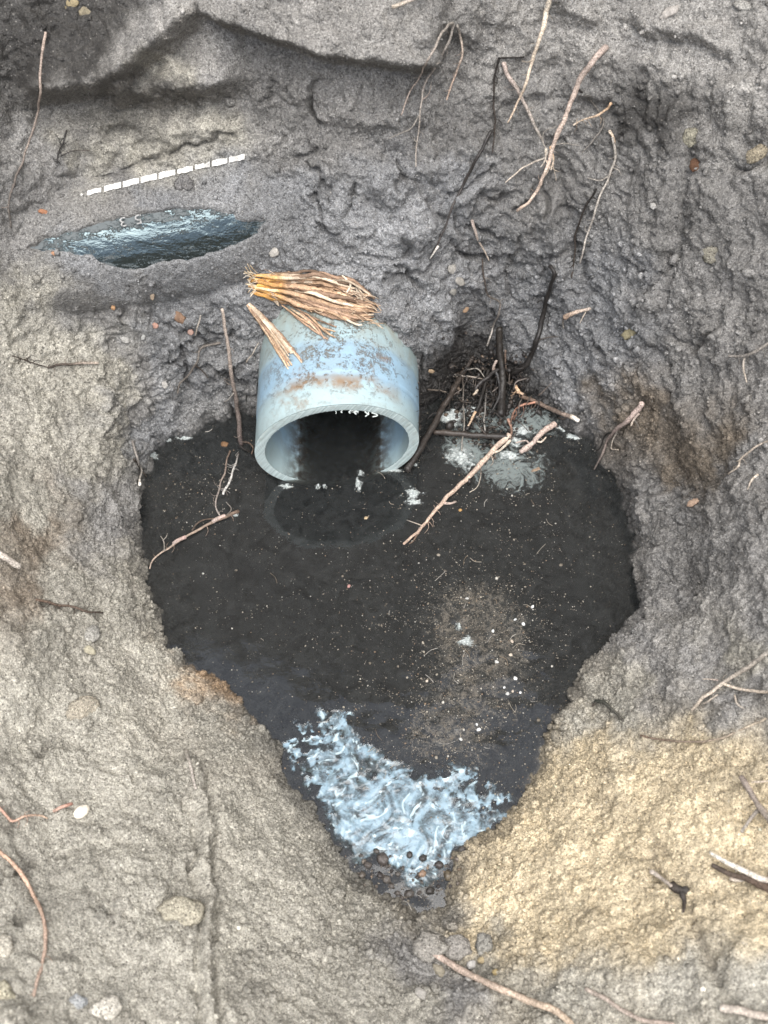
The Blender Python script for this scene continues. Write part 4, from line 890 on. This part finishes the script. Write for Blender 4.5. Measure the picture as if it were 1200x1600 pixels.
stone('wood_chip', 'crumpled brown chip of wood on the clay above the tall stick', 'chip', 280, 497, 13, 9, (.30,.19,.125), .6, -40, rough=.5, mat=M_CHIP)
stone('wood_chip', 'pink round chip beside the crumpled brown one', 'chip', 243, 509, 6, 5.5, (.52,.31,.24), .5, mat=M_CHIP)
stone('wood_chip', 'pink crumb below the crumpled brown chip', 'chip', 298, 519, 6, 6, (.50,.33,.27), .5, mat=M_CHIP)
stone('pebble', 'pale angular flake on the dark clay under the pink round chip', 'pebble', 195, 531, 6, 9, (.46,.45,.42), .4, 70)
stone('wood_chip', 'small tan flake pointing down in the clay over the crumpled brown chip', 'chip', 238, 462, 4, 8, (.38,.3,.22), .4, 0, mat=M_CHIP)
stone('wood_chip', 'tiny orange fleck to the side of the tan flake', 'chip', 177, 481, 4.5, 4, (.5,.3,.16), .5, mat=M_CHIP)
stone('pebble', 'pale chip of stone on clay halfway between wall twig and tall stick', 'pebble', 257, 601, 6, 8, (.52,.50,.46), .5)
stone('pebble', 'small flat stone near the pale angular flake', 'pebble', 224, 527, 5, 4, (.42,.42,.40), .5)
stone('pebble', 'upper of two whitish flakes on the clay behind the pipe', 'pebble', 706, 421, 10, 9, (.44,.42,.38), .35)
stone('pebble', 'lower of two whitish flakes on the clay behind the pipe', 'pebble', 719, 440, 8, 12, (.40,.38,.34), .35)
stone('pebble', 'third smaller grey flake under the two whitish ones', 'pebble', 708, 456, 7, 7, (.33,.32,.29), .4)
stone('wood_chip', 'orange wedge chip on the clay below the whitish flakes', 'chip', 728, 484, 7, 4.5, (.55,.38,.25), .4, 40, mat=M_CHIP)
stone('wood_chip', 'upright tan sliver chip on the rim of the tangle pool', 'chip', 713, 606, 4, 7.5, (.55,.40,.25), .5, 70, mat=M_CHIP)
stone('wood_chip', 'tan shred on the mud beside the pipe flank', 'chip', 674, 580, 4, 7, (.42,.31,.2), .4, 80, mat=M_CHIP)
stone('pebble', 'yellowish pebble embedded in the dark wall beyond the slumped fold', 'pebble', 983, 521, 10, 15, (.36,.32,.2), .5, 120)
stone('wood_chip', 'pinkish tan chip resting on the brown bank over the pool', 'chip', 1083, 785, 13, 7, (.56,.40,.29), .5, 12, mat=M_CHIP)
stone('pebble', 'large tan pebble stuck in the blurred wall', 'pebble', 1182, 241, 20, 13, (.46,.40,.29), .6, 40)
stone('pebble', 'rust brown stone in the wall beside the large tan pebble', 'pebble', 1085, 258, 12, 9, (.16,.085,.05), .5)
stone('pebble', 'rough pale stone with yellow tint in the wall', 'pebble', 1078, 215, 16, 18, (.38,.36,.28), .5)
stone('pebble', 'long white stone at the top of the wall with a pink root end', 'pebble', 1045, 20, 8, 17, (.62,.58,.53), .6, 115)
stone('pebble', 'white stone embedded at the top rim of the wall', 'pebble', 1160, 8, 18, 9, (.62,.6,.55), .5, -20)
stone('pebble', 'pale yellow lump of clay in the wall above the pale forked root', 'pebble', 1110, 393, 18, 22, (.34,.32,.26), .4)
stone('pebble', 'small white pebble in the wall left of the wall groove', 'pebble', 1020, 322, 6, 6, (.5,.49,.46), .5)
stone('pebble', 'ochre stone in the top corner of the dark soil', 'pebble', 112, 5, 13, 10, (.40,.33,.2), .5)
stone('pebble', 'ochre stone just below the top corner one', 'pebble', 135, 20, 11, 14, (.30,.26,.18), .5)
stone('pebble', 'pale cream nub on the sandy bank above the flat slab of clay', 'pebble', 140, 1016, 8, 12, (.52,.48,.36), .5, 60)
stone('clod', 'grey rounded clod beside the pale cream nub', 'clod', 144, 990, 14, 12, (.31,.3,.27), .5)
stone('clod', 'broad flat slab of sandy clay on the bank', 'clod', 128, 1106, 27, 17, (.36,.325,.26), .3, 30)
stone('stone', 'large cream stone pressed against the mud covered root', 'stone', 286, 1424, 23, 34, (.40,.37,.29), .4, 80, rough=.2)
stone('stone', 'white wedge-shaped stone low on the sandy bank', 'stone', 164, 1577, 25, 15, (.56,.53,.46), .5, 20)
stone('stone', 'bluish grey stone next to the white wedge', 'stone', 122, 1565, 14, 10, (.34,.35,.35), .5)
stone('stone', 'pale stone at the corner beneath the red-pink root', 'stone', 6, 1480, 16, 14, (.48,.45,.38), .5)
stone('stone', 'creamy stone beneath the pale corner stone', 'stone', 2, 1555, 18, 22, (.44,.41,.31), .5)
stone('seed', 'smooth white seed at the tip of the short red root', 'seed', 127, 1269, 9, 13.5, (.80,.74,.62), .8, 125, rough=.05, mat=M_CHIP, sink=.1)
stone('clod', 'grey clod under the starting end of the long pink root', 'clod', 672, 1480, 26, 22, (.28,.265,.235), .6, 0)
stone('clod', 'tall grey clod right behind the long pink root', 'clod', 713, 1480, 19, 25, (.27,.255,.23), .6, 90)
stone('clod', 'small grey clod at the tip of the sand tongue', 'clod', 758, 1478, 18, 15, (.28,.27,.24), .5)
stone('pebble', 'white angular pebble touching the long pink root', 'pebble', 737, 1508, 9, 9, (.66,.64,.6), .7)
stone('pebble', 'second smaller white pebble under the long pink root', 'pebble', 733, 1530, 7, 5.5, (.6,.58,.53), .7)
stone('pebble', 'yellow pebble beyond the white angular one', 'pebble', 752, 1500, 6, 7, (.5,.41,.25), .7)
stone('pebble', 'ochre pebble between sand and long pink root', 'pebble', 774, 1519, 6, 6, (.48,.38,.2), .7)
stone('pebble', 'oval pale pebble among the clods below the root', 'pebble', 657, 1552, 12, 9, (.42,.4,.36), .6, -50)
stone('pebble', 'round beige pebble under the starting end of the long pink root', 'pebble', 686, 1516, 13, 9, (.36,.325,.25), .6)
for k, (x, y, r_, c_, lab) in enumerate([(660,1365,8,(.34,.23,.16),'round orange-brown pebble in the film at the tip of the pool'), (598,1343,13,(.10,.085,.075),'large dark pebble under the ragged lower edge of the film'),
        (575,1352,8,(.11,.095,.085),'dark pebble at the end of the sand bank corner of the film'), (604,1374,9,(.13,.115,.10),'grey-brown pebble half out of the water below the large dark one'), (640,1336,7,(.05,.045,.04),'small black pebble framed by film above the orange-brown one'),
        (661,1341,8,(.055,.05,.045),'black pebble right above the orange-brown one'), (686,1352,9,(.07,.06,.055),'dark wet pebble between film and yellow sand'), (588,1330,6,(.09,.08,.07),'small dark pebble breaking the lower film edge'),
        (700,1368,10,(.16,.13,.09),'brown pebble wedged under the yellow sand tip'), (672,1392,9,(.05,.045,.04),'black pebble at the very tip of the pool'), (640,1397,9,(.10,.09,.08),'dark grit pebble closing the tip of the pool'),
        (622,1366,6,(.09,.08,.07),'little dark pebble left of the lowest film tongue'), (722,1328,9,(.08,.07,.06),'dark pebble under the overhanging yellow sand'), (566,1368,7,(.14,.12,.10),'muddy pebble at the sand bank end of the row')]):
    stone('pebble', lab, 'pebble', x, y, r_, r_*.85, c_, .8, sink=.3, group='pebbles at the tip of the pool', mat=M_WETROOT, rough=.15)
stone('wood_chip', 'brown square chip floating between bank and tall stick', 'chip', 351, 694, 7, 6, (.26,.15,.08), .4, mat=M_CHIP, sink=.4)
stone('wood_chip', 'pink chip afloat in front of the pipe mouth', 'chip', 572, 809, 4.5, 3, (.6,.47,.3), .4, mat=M_CHIP, sink=.4)
stone('wood_chip', 'pink speck alone on the open black water', 'chip', 545, 916, 4, 3, (.6,.34,.3), .5, mat=M_CHIP, sink=.4)
stone('wood_chip', 'tan leaf shred in the scum beyond the floating stick', 'chip', 837, 734, 3.5, 9, (.42,.31,.22), .3, 110, mat=M_CHIP, sink=.4)
stone('wood_chip', 'orange bead-like chip near the pale floating stick', 'chip', 719, 797, 3.5, 3, (.6,.36,.14), .6, mat=M_CHIP, sink=.4)

# foam: heaps of small bubbles and froth, each clump its own thing
a = NT('white_foam'); a.base(a.mix(a.mr(a.noise(500, 4, .7), .4, .65), (.22, .25, .245), (.60, .64, .62))); a.set(rough=.45, spec=.5); a.set(normal=a.bump(a.noise(700, 3), .0008, .8)); M_FOAM = a.m
tr = a.n('BsdfTransparent'); mx = a.n('MixShader'); a.l(a.mr(a.math('ADD', a.attr('cover', 'Fac'), a.math('MULTIPLY', a.noise(330, 5, .75), 1.0)), .55, 1.25), mx.inputs[0])
a.l(tr.outputs[0], mx.inputs[1]); a.l(a.b.outputs[0], mx.inputs[2]); a.l(mx.outputs[0], a.o.inputs['Surface'])
def foam(label, px, py, rx, ry, hole=None, h=1.6, dens=1.0, name='foam_patch', rot=0.0):
    SEED[0] += 1; c = onz(px, py); k = np.linalg.norm(c-O)/F
    X, Y, Fq = grid_mesh(-1.6, 1.6, -1.6, 1.6, .04)
    cr, sr = math.cos(rot), math.sin(rot); xr, yr = X*cr+Y*sr, Y*cr-X*sr
    nz = fbm(np.stack([xr*1.6, yr*1.6, X*0+SEED[0]*3.3], 1), 1.0, 4, .6)
    d = np.hypot(xr, yr)+.5*nz
    if hole: d = np.maximum(d, 1.1-np.hypot(xr-hole[0], yr-hole[1])/hole[2]*.45)
    m = 1-d
    z = sst(0, .6, m)*h*.0008+.0003*fbm(np.stack([X*5, Y*5, X*0+SEED[0]], 1), 1, 2)-.0004
    Vv = np.stack([c[0]+X*rx*k, c[1]+Y*ry*k/.83, z], 1)
    Vv, Fq, cvr = compact(Vv, Fq, m > 0.0, np.clip(m*1.1, 0, 1))
    if len(Fq) == 0: return
    o = mesh(name, Vv, Fq, M_FOAM, attrs={'cover': cvr}); return tag(o, label, 'foam')
foam('biggest white foam patch in the black water behind the level stick', 703, 652, 26, 15, h=2.5)
foam('grey foam patch joined beside the biggest white one', 738, 643, 22, 13)
foam('foam patch under the level stick with a spiked outline', 722, 712, 26, 14)
foam('round foam ring with a dark eye beneath the level stick', 731, 727, 11, 9, hole=(0, 0, .5), h=2)
foam('white and pink foam clump floating right of the pipe mouth', 647, 772, 17, 11, h=3)
foam('pinkish lower foam clump floating right of the pipe mouth', 648, 784, 15, 6, h=2)
foam('foam fleck in the middle of the pipe mouth', 560, 757, 7, 12, h=2)
foam('small foam fleck above the middle one in the pipe mouth', 563, 740, 7, 6)
foam('foam smear where the sawn rim meets water on the tangle side', 617, 735, 14, 4, h=2)
foam('foam bit where the sawn rim meets water on the stick side', 447, 760, 12, 4, h=2)
foam('small foam tuft off the tangle side of the pipe', 648, 726, 6, 3, h=2)
foam('tiny bright foam fleck floating left within the pipe mouth', 497, 760, 4, 5, h=2)
foam('tiny dull foam fleck near the pipe mouth middle', 507, 760, 4, 4)
foam('long white foam dash at the clay shore', 287, 684, 15, 4, h=2, rot=.1)
foam('short white foam dash at the clay shore', 261, 687, 8, 4.5, h=2)
foam('little white foam dash on the clay shore nearest the tall stick', 339, 652, 7, 3.5, h=2)
foam('white bead of foam at the end of the knobbly pink root', 367, 804, 6, 5, h=2.5)
foam('bubbly foam bits in the muddy corner under the dripping root', 236, 712, 12, 8, h=2.5)
foam('bright small bubble cluster in the muddy corner', 226, 705, 5, 5, h=3)
foam('white foam crescent in the brown silt of the open water', 727, 1003, 17, 7, h=3)
foam('white foam dot above the crescent in the brown silt', 716, 980, 6, 6, h=3)
foam('white foam dot inside the crescent in the brown silt', 732, 998, 6, 5, h=3)
foam('scum curl at the foot of the frayed pink stick', 806, 690, 14, 8, h=1.5)
foam('pale scum streak touching the slumped clay', 897, 682, 16, 6, h=1.2, rot=-.4)
foam('greyish foam scrap at the clay edge past the frayed pink stick', 880, 668, 12, 6, h=1.2)
foam('grey scum scrap beneath the frayed pink stick', 795, 712, 20, 9, h=1.0)
foam('grey scum scrap beside the red-tipped twig', 815, 672, 20, 10, h=1.0)
for k, (x, y, r_) in enumerate([(800,1002,5),(798,1023,6),(776,1034,5),(788,1074,4),(793,1084,6),(801,1080,4),(813,1082,5),(818,975,6),(805,968,4),(832,948,5),(667,1064,6),(748,1140,5),(720,1155,5),(745,1132,4),(805,1060,5),(770,986,5),(730,935,4)]):
    stone('bubble_fleck', 'white bubble fleck scattered on the silt between open water and yellow sand', 'foam', x, y, r_*random.uniform(.4, .8), r_*random.uniform(.35, .6), random.choice([(.62,.64,.63),(.5,.5,.48),(.7,.7,.68),(.52,.45,.37)]), .6, rough=.35, sink=.35, mat=M_CHIP, group='bubble flecks on the silty water')

# ------------------------------------------------------------------ blue-white film at the tip of the pool: sky reflection painted into its colour
film = np.array([(440,1142),(458,1122),(490,1135),(500,1112),(552,1110),(562,1140),(585,1165),(622,1188),(652,1200),(690,1200),(740,1190),(780,1215),(808,1245),(800,1285),(745,1318),(712,1345),(690,1362),(672,1385),(655,1400),(634,1396),(625,1362),(600,1346),(585,1345),(566,1362),(534,1322),(512,1285),(487,1240),(458,1222),(450,1195),(436,1168)], float)
X, Y, Fq = grid_mesh(onz(420, 1100)[0], onz(830, 1400)[0]+.02, onz(600, 1400)[1], onz(600, 1090)[1], .0011)
P3 = np.stack([X, Y, np.zeros_like(X)], 1); fx, fy, _ = project(P3)
wxx = fx+11*fbm(P3, 55, 4, .6); wyy = fy+11*fbm(P3, 55, 4, .6, off=40)
dd, _, _ = polydist(np.stack([wxx, wyy], 1), np.concatenate([film, film[:1]])); ins = inpoly(wxx, wyy, film); sg = np.where(ins, dd, -dd)
thin = np.clip(np.exp(-((fx-480)/70)**2-((fy-1170)/60)**2)*1.0+np.exp(-((fx-570)/40)**2-((fy-1215)/30)**2)*.7+np.exp(-((fx-750)/80)**2-((fy-1235)/60)**2)*.95, 0, 1)
hole = fbm(P3, 75, 4, .6, off=70)
sg2 = sg+7-26*np.clip(hole-.06+.25*thin, 0, 1)*(.6+1.4*thin)
warp = np.stack([fbm(P3, 30, 2, off=11), fbm(P3, 30, 2, off=22), 0*X], 1)*.012
wr = np.abs(fbm((P3+warp)*np.array([1, .5, 1]), 48, 3, .5, off=33))
z = .0004*sst(0, 8, sg2)+.0008*(1-np.clip(wr*2.4, 0, 1))*sst(0, 14, sg2)*(.25+.75*sst(.1, .5, fbm(P3, 22, 2, off=44)+.3))+.00015*fbm(P3, 130, 2, off=55)*sst(0, 10, sg2)
edge = np.exp(-(sg2-5)**2/22)*.0012*sst(1245, 1200, fx+0*fy+ (fy-1200)*-.4+600)  # raised lip along the bank side
z += edge-.0003
P3[:, 2] = z
cover = sst(0, 26, sg2)*(1-.8*thin*sst(-.1, .4, fbm(P3, 120, 3, off=99)))
Pf, Ff, cover = compact(P3, Fq, sg2 > .5, cover)
a = NT('sky_reflection'); cv = a.attr('cover', 'Fac')
lo = a.noise(30, 4, .55, dist=2.4)
m_2 = a.mr(a.math('ADD', a.math('ADD', a.math('MULTIPLY', a.noise(210, 5, .7, dist=1.2), .55), a.math('MULTIPLY', lo, 1.25)), a.math('MULTIPLY', cv, .22)), .94, 1.22)
c = a.mix(m_2, (.045, .055, .057), (.225, .325, .39)); c = a.mix(a.mr(a.noise(60, 5, .65, dist=2), .5, .68, 0, .6), c, (.10, .135, .14))
c = a.mix(a.mr(a.noise(40, 3, .5, dist=3.0), .58, .66), c, (.40, .51, .55))
a.base(c); a.set(rough=a.mr(m_2, 0, 1, .05, .22), spec=.6, ior=1.55, normal=a.bump(a.noise(60, 3, .5, dist=2), .0010, .4))
tr = a.n('BsdfTransparent'); mx = a.n('MixShader'); a.l(a.mr(a.math('ADD', cv, a.math('MULTIPLY', a.noise(150, 5, .75, dist=1.4), 1.2)), .78, 1.28), mx.inputs[0])
a.l(tr.outputs[0], mx.inputs[1]); a.l(a.b.outputs[0], mx.inputs[2]); a.l(mx.outputs[0], a.o.inputs['Surface'])
fl = mesh('reflection_film', Pf, Ff, a.m, recentre=True, attrs={'cover': cover}); tag(fl, 'blue-white sky reflection modelled as a wrinkled film on the water at the tip of the pool', 'scum film')

# ------------------------------------------------------------------ crumbs on the soil, specks on the water
def scatter(name, C, Rm, cols, mat, attrs=None, squash=1.0, parent=None):
    n = len(C); k = len(IV1)
    R_ = rng.normal(size=(n, 3, 3)); Q, _ = np.linalg.qr(R_)
    sc = rng.uniform(.6, 1.3, size=(n, 1, 3))*Rm[:, None, None]
    P_ = (IV1[None]*rng.uniform(.75, 1.2, size=(n, k, 1))*sc)@Q
    P_[..., 2] *= squash
    Vv = (C[:, None]+P_).reshape(-1, 3); Fq = (IF1[None]+(np.arange(n)*k)[:, None, None]).reshape(-1, 3)
    at = {kk: np.repeat(v, k) for kk, v in (attrs or {}).items()}
    o = mesh(name, Vv, Fq, mat, cols=np.repeat(cols, k, 0), smooth=False, recentre=False, attrs=at); o['kind'] = 'stuff'; return o
vis = np.where((FX > -40) & (FX < 1240) & (FY > -40) & (FY < 1640) & (VF[:, 2] > .001) & ~inside & (FD > .3))[0]
dry = 1-np.clip(wet[vis], 0, 1); pw = (.25+dry)*(.5+np.clip(fbm(VF[vis], 22, 2, off=66)+.5, 0, 1.3)); 
gd = np.zeros(len(VF), bool); gd[idx[sgn > -4]] = True; pw[gd[vis]] = 0
pk = rng.choice(vis, 52000, p=pw/pw.sum())
rs = np.exp(rng.normal(math.log(.00062), .5, len(pk))); rs = np.clip(rs, .0003, .0032)
tone = rng.uniform(.7, 1.3, len(pk)); pal = rng.random(len(pk)) < .025; tone[pal] *= 1.6
scatter('soil_crumbs', VF[pk]+N0[pk]*rs[:, None]*.25, rs, np.clip(soil[pk]*tone[:, None], 0, .8), M_SOIL, attrs={'wet': wet[pk]})
okw = silt+.07+.4*scum
wv = np.empty(len(water.data.vertices)*3, np.float32); water.data.vertices.foreach_get('co', wv); wv = wv.reshape(-1, 3)[:len(silt)]
okw = okw*(.35+np.clip(fbm(wv, 45, 2, off=3)+.4, 0, 1.5)); okw[wv[:, 1] > .80] *= .1
pk = rng.choice(len(wv), 9500, p=okw/okw.sum())
rs = np.clip(np.exp(rng.normal(math.log(.00034), .5, len(pk))), .0002, .0018)
bc = np.array([(.30,.27,.22),(.16,.14,.11),(.10,.09,.075),(.45,.43,.38),(.22,.16,.11)])[rng.choice(5, len(pk), p=[.22,.32,.28,.08,.10])]
scatter('floating_specks', wv[pk]+np.array([0, 0, .0002])+np.stack([rng.uniform(-.0012, .0012, len(pk)), rng.uniform(-.0012, .0012, len(pk)), np.zeros(len(pk))], 1), rs, bc, M_CHIP, squash=.4)
big = vis[VF[vis][:, 2] < .35]; pb = (.12+np.exp(-((FX[big]-700)/230)**2-((FY[big]-1500)/90)**2)*3+np.exp(-(VF[big][:, 2]/.02)**2)*.9+.35*sst(1350, 1600, FY[big])+.5*(FX[big] > 820)*(FY[big] < 700))*(.2+np.clip(fbm(VF[big], 14, 2, off=5)+.3, 0, 1))
pb[gd[big]] = 0; ck = rng.choice(big, 3600, p=pb/pb.sum()); rs = np.clip(np.exp(rng.normal(math.log(.0016), .45, len(ck))), .0009, .0052)
IV1, IF1 = ico(1)
o = scatter('soil_clods', VF[ck]+N0[ck]*rs[:, None]*.1, rs, np.clip(soil[ck]*(rng.uniform(.75, 1.15, len(ck))+(FX[ck] > 820)*(FY[ck] < 700)*rng.uniform(0, .7, len(ck)))[:, None], 0, .8), M_SOIL, attrs={'wet': wet[ck]})
o.data.polygons.foreach_set('use_smooth', np.ones(len(o.data.polygons), dtype=bool))
gx, gy = rng.uniform(555, 725, 130), rng.uniform(1335, 1404, 130); gk = []
for x, y in zip(gx, gy):
    p, n, wh = surf(x, y)
    if p[2] < .008 and y > 1400-abs(x-645)*.85-34: gk.append(p)
gk = np.array(gk); rs = np.clip(np.exp(rng.normal(math.log(.0012), .45, len(gk))), .0007, .003)
o = scatter('wet_gravel', gk+np.array([0, 0, -.0004]), rs, np.array([(.06,.052,.045),(.10,.085,.07),(.035,.03,.028),(.16,.12,.085)])[rng.choice(4, len(gk), p=[.4,.25,.25,.1])], M_WETROOT)
o.data.polygons.foreach_set('use_smooth', np.ones(len(o.data.polygons), dtype=bool))
IV1, IF1 = ico(0)
# black litter washed into the tangle
tx_, ty_ = rng.normal(765, 34, 700), rng.normal(622, 34, 700); okd = (tx_ > 690) & (tx_ < 850)
pl_ = [surf(x, y)[0] for x, y in zip(tx_[okd], ty_[okd])]
scatter('black_litter', np.array(pl_)+np.array([0, -.001, .001]), np.exp(rng.normal(math.log(.0014), .5, len(pl_))), np.array([(.025,.022,.02),(.05,.04,.033),(.1,.075,.055)])[rng.choice(3, len(pl_), p=[.6,.3,.1])], M_WETROOT)
# hair-fine floating fibres
Vs, Fs, Cs, off = [], [], [], 0
for k in range(45):
    i = rng.choice(len(wv), p=okw/okw.sum()); p = wv[i].astype(float)+np.array([0, 0, .0004]); an = random.uniform(0, 6.28); ln = random.uniform(.002, .008)
    dv = np.array([math.cos(an), math.sin(an), 0])*ln; pv = np.array([-dv[1], dv[0], 0])*random.uniform(-.5, .5)
    C3 = catmull([p-dv, p+pv, p+dv], .0015); Vv, f = tube(C3, np.full(len(C3), random.uniform(.00016, .0003)), 4, 1, 0, 0)
    Vs.append(Vv); Fs.extend([tuple(q+off for q in g) for g in f]); Cs.append(np.tile(random.choice([(.3,.27,.22),(.18,.14,.1),(.4,.38,.34)]), (len(Vv), 1))); off += len(Vv)
o = mesh('floating_fibres', np.concatenate(Vs), Fs, M_CHIP, cols=np.concatenate(Cs), recentre=False); o['kind'] = 'stuff'

# repeats of one kind carry one group
GROUPS = {'root': 'roots sticking out of the pit walls and banks', 'twig': 'twigs and sticks in and around the pool', 'pebble': 'stones and pebbles in the soil', 'wood_chip': 'wood chips scattered on mud and water',
          'clod': 'clods of soil on the banks', 'stone': 'stones on the near bank', 'foam_patch': 'foam patches floating on the water', 'root_stick': 'dark sticks in the root tangle', 'wood_splinter': 'splinters stuck in the clay wall'}
for o in COL.objects:
    k = o.name.split('.')[0]
    if o.parent is None and o.get('label') and k in GROUPS and not o.get('group'): o['group'] = GROUPS[k]
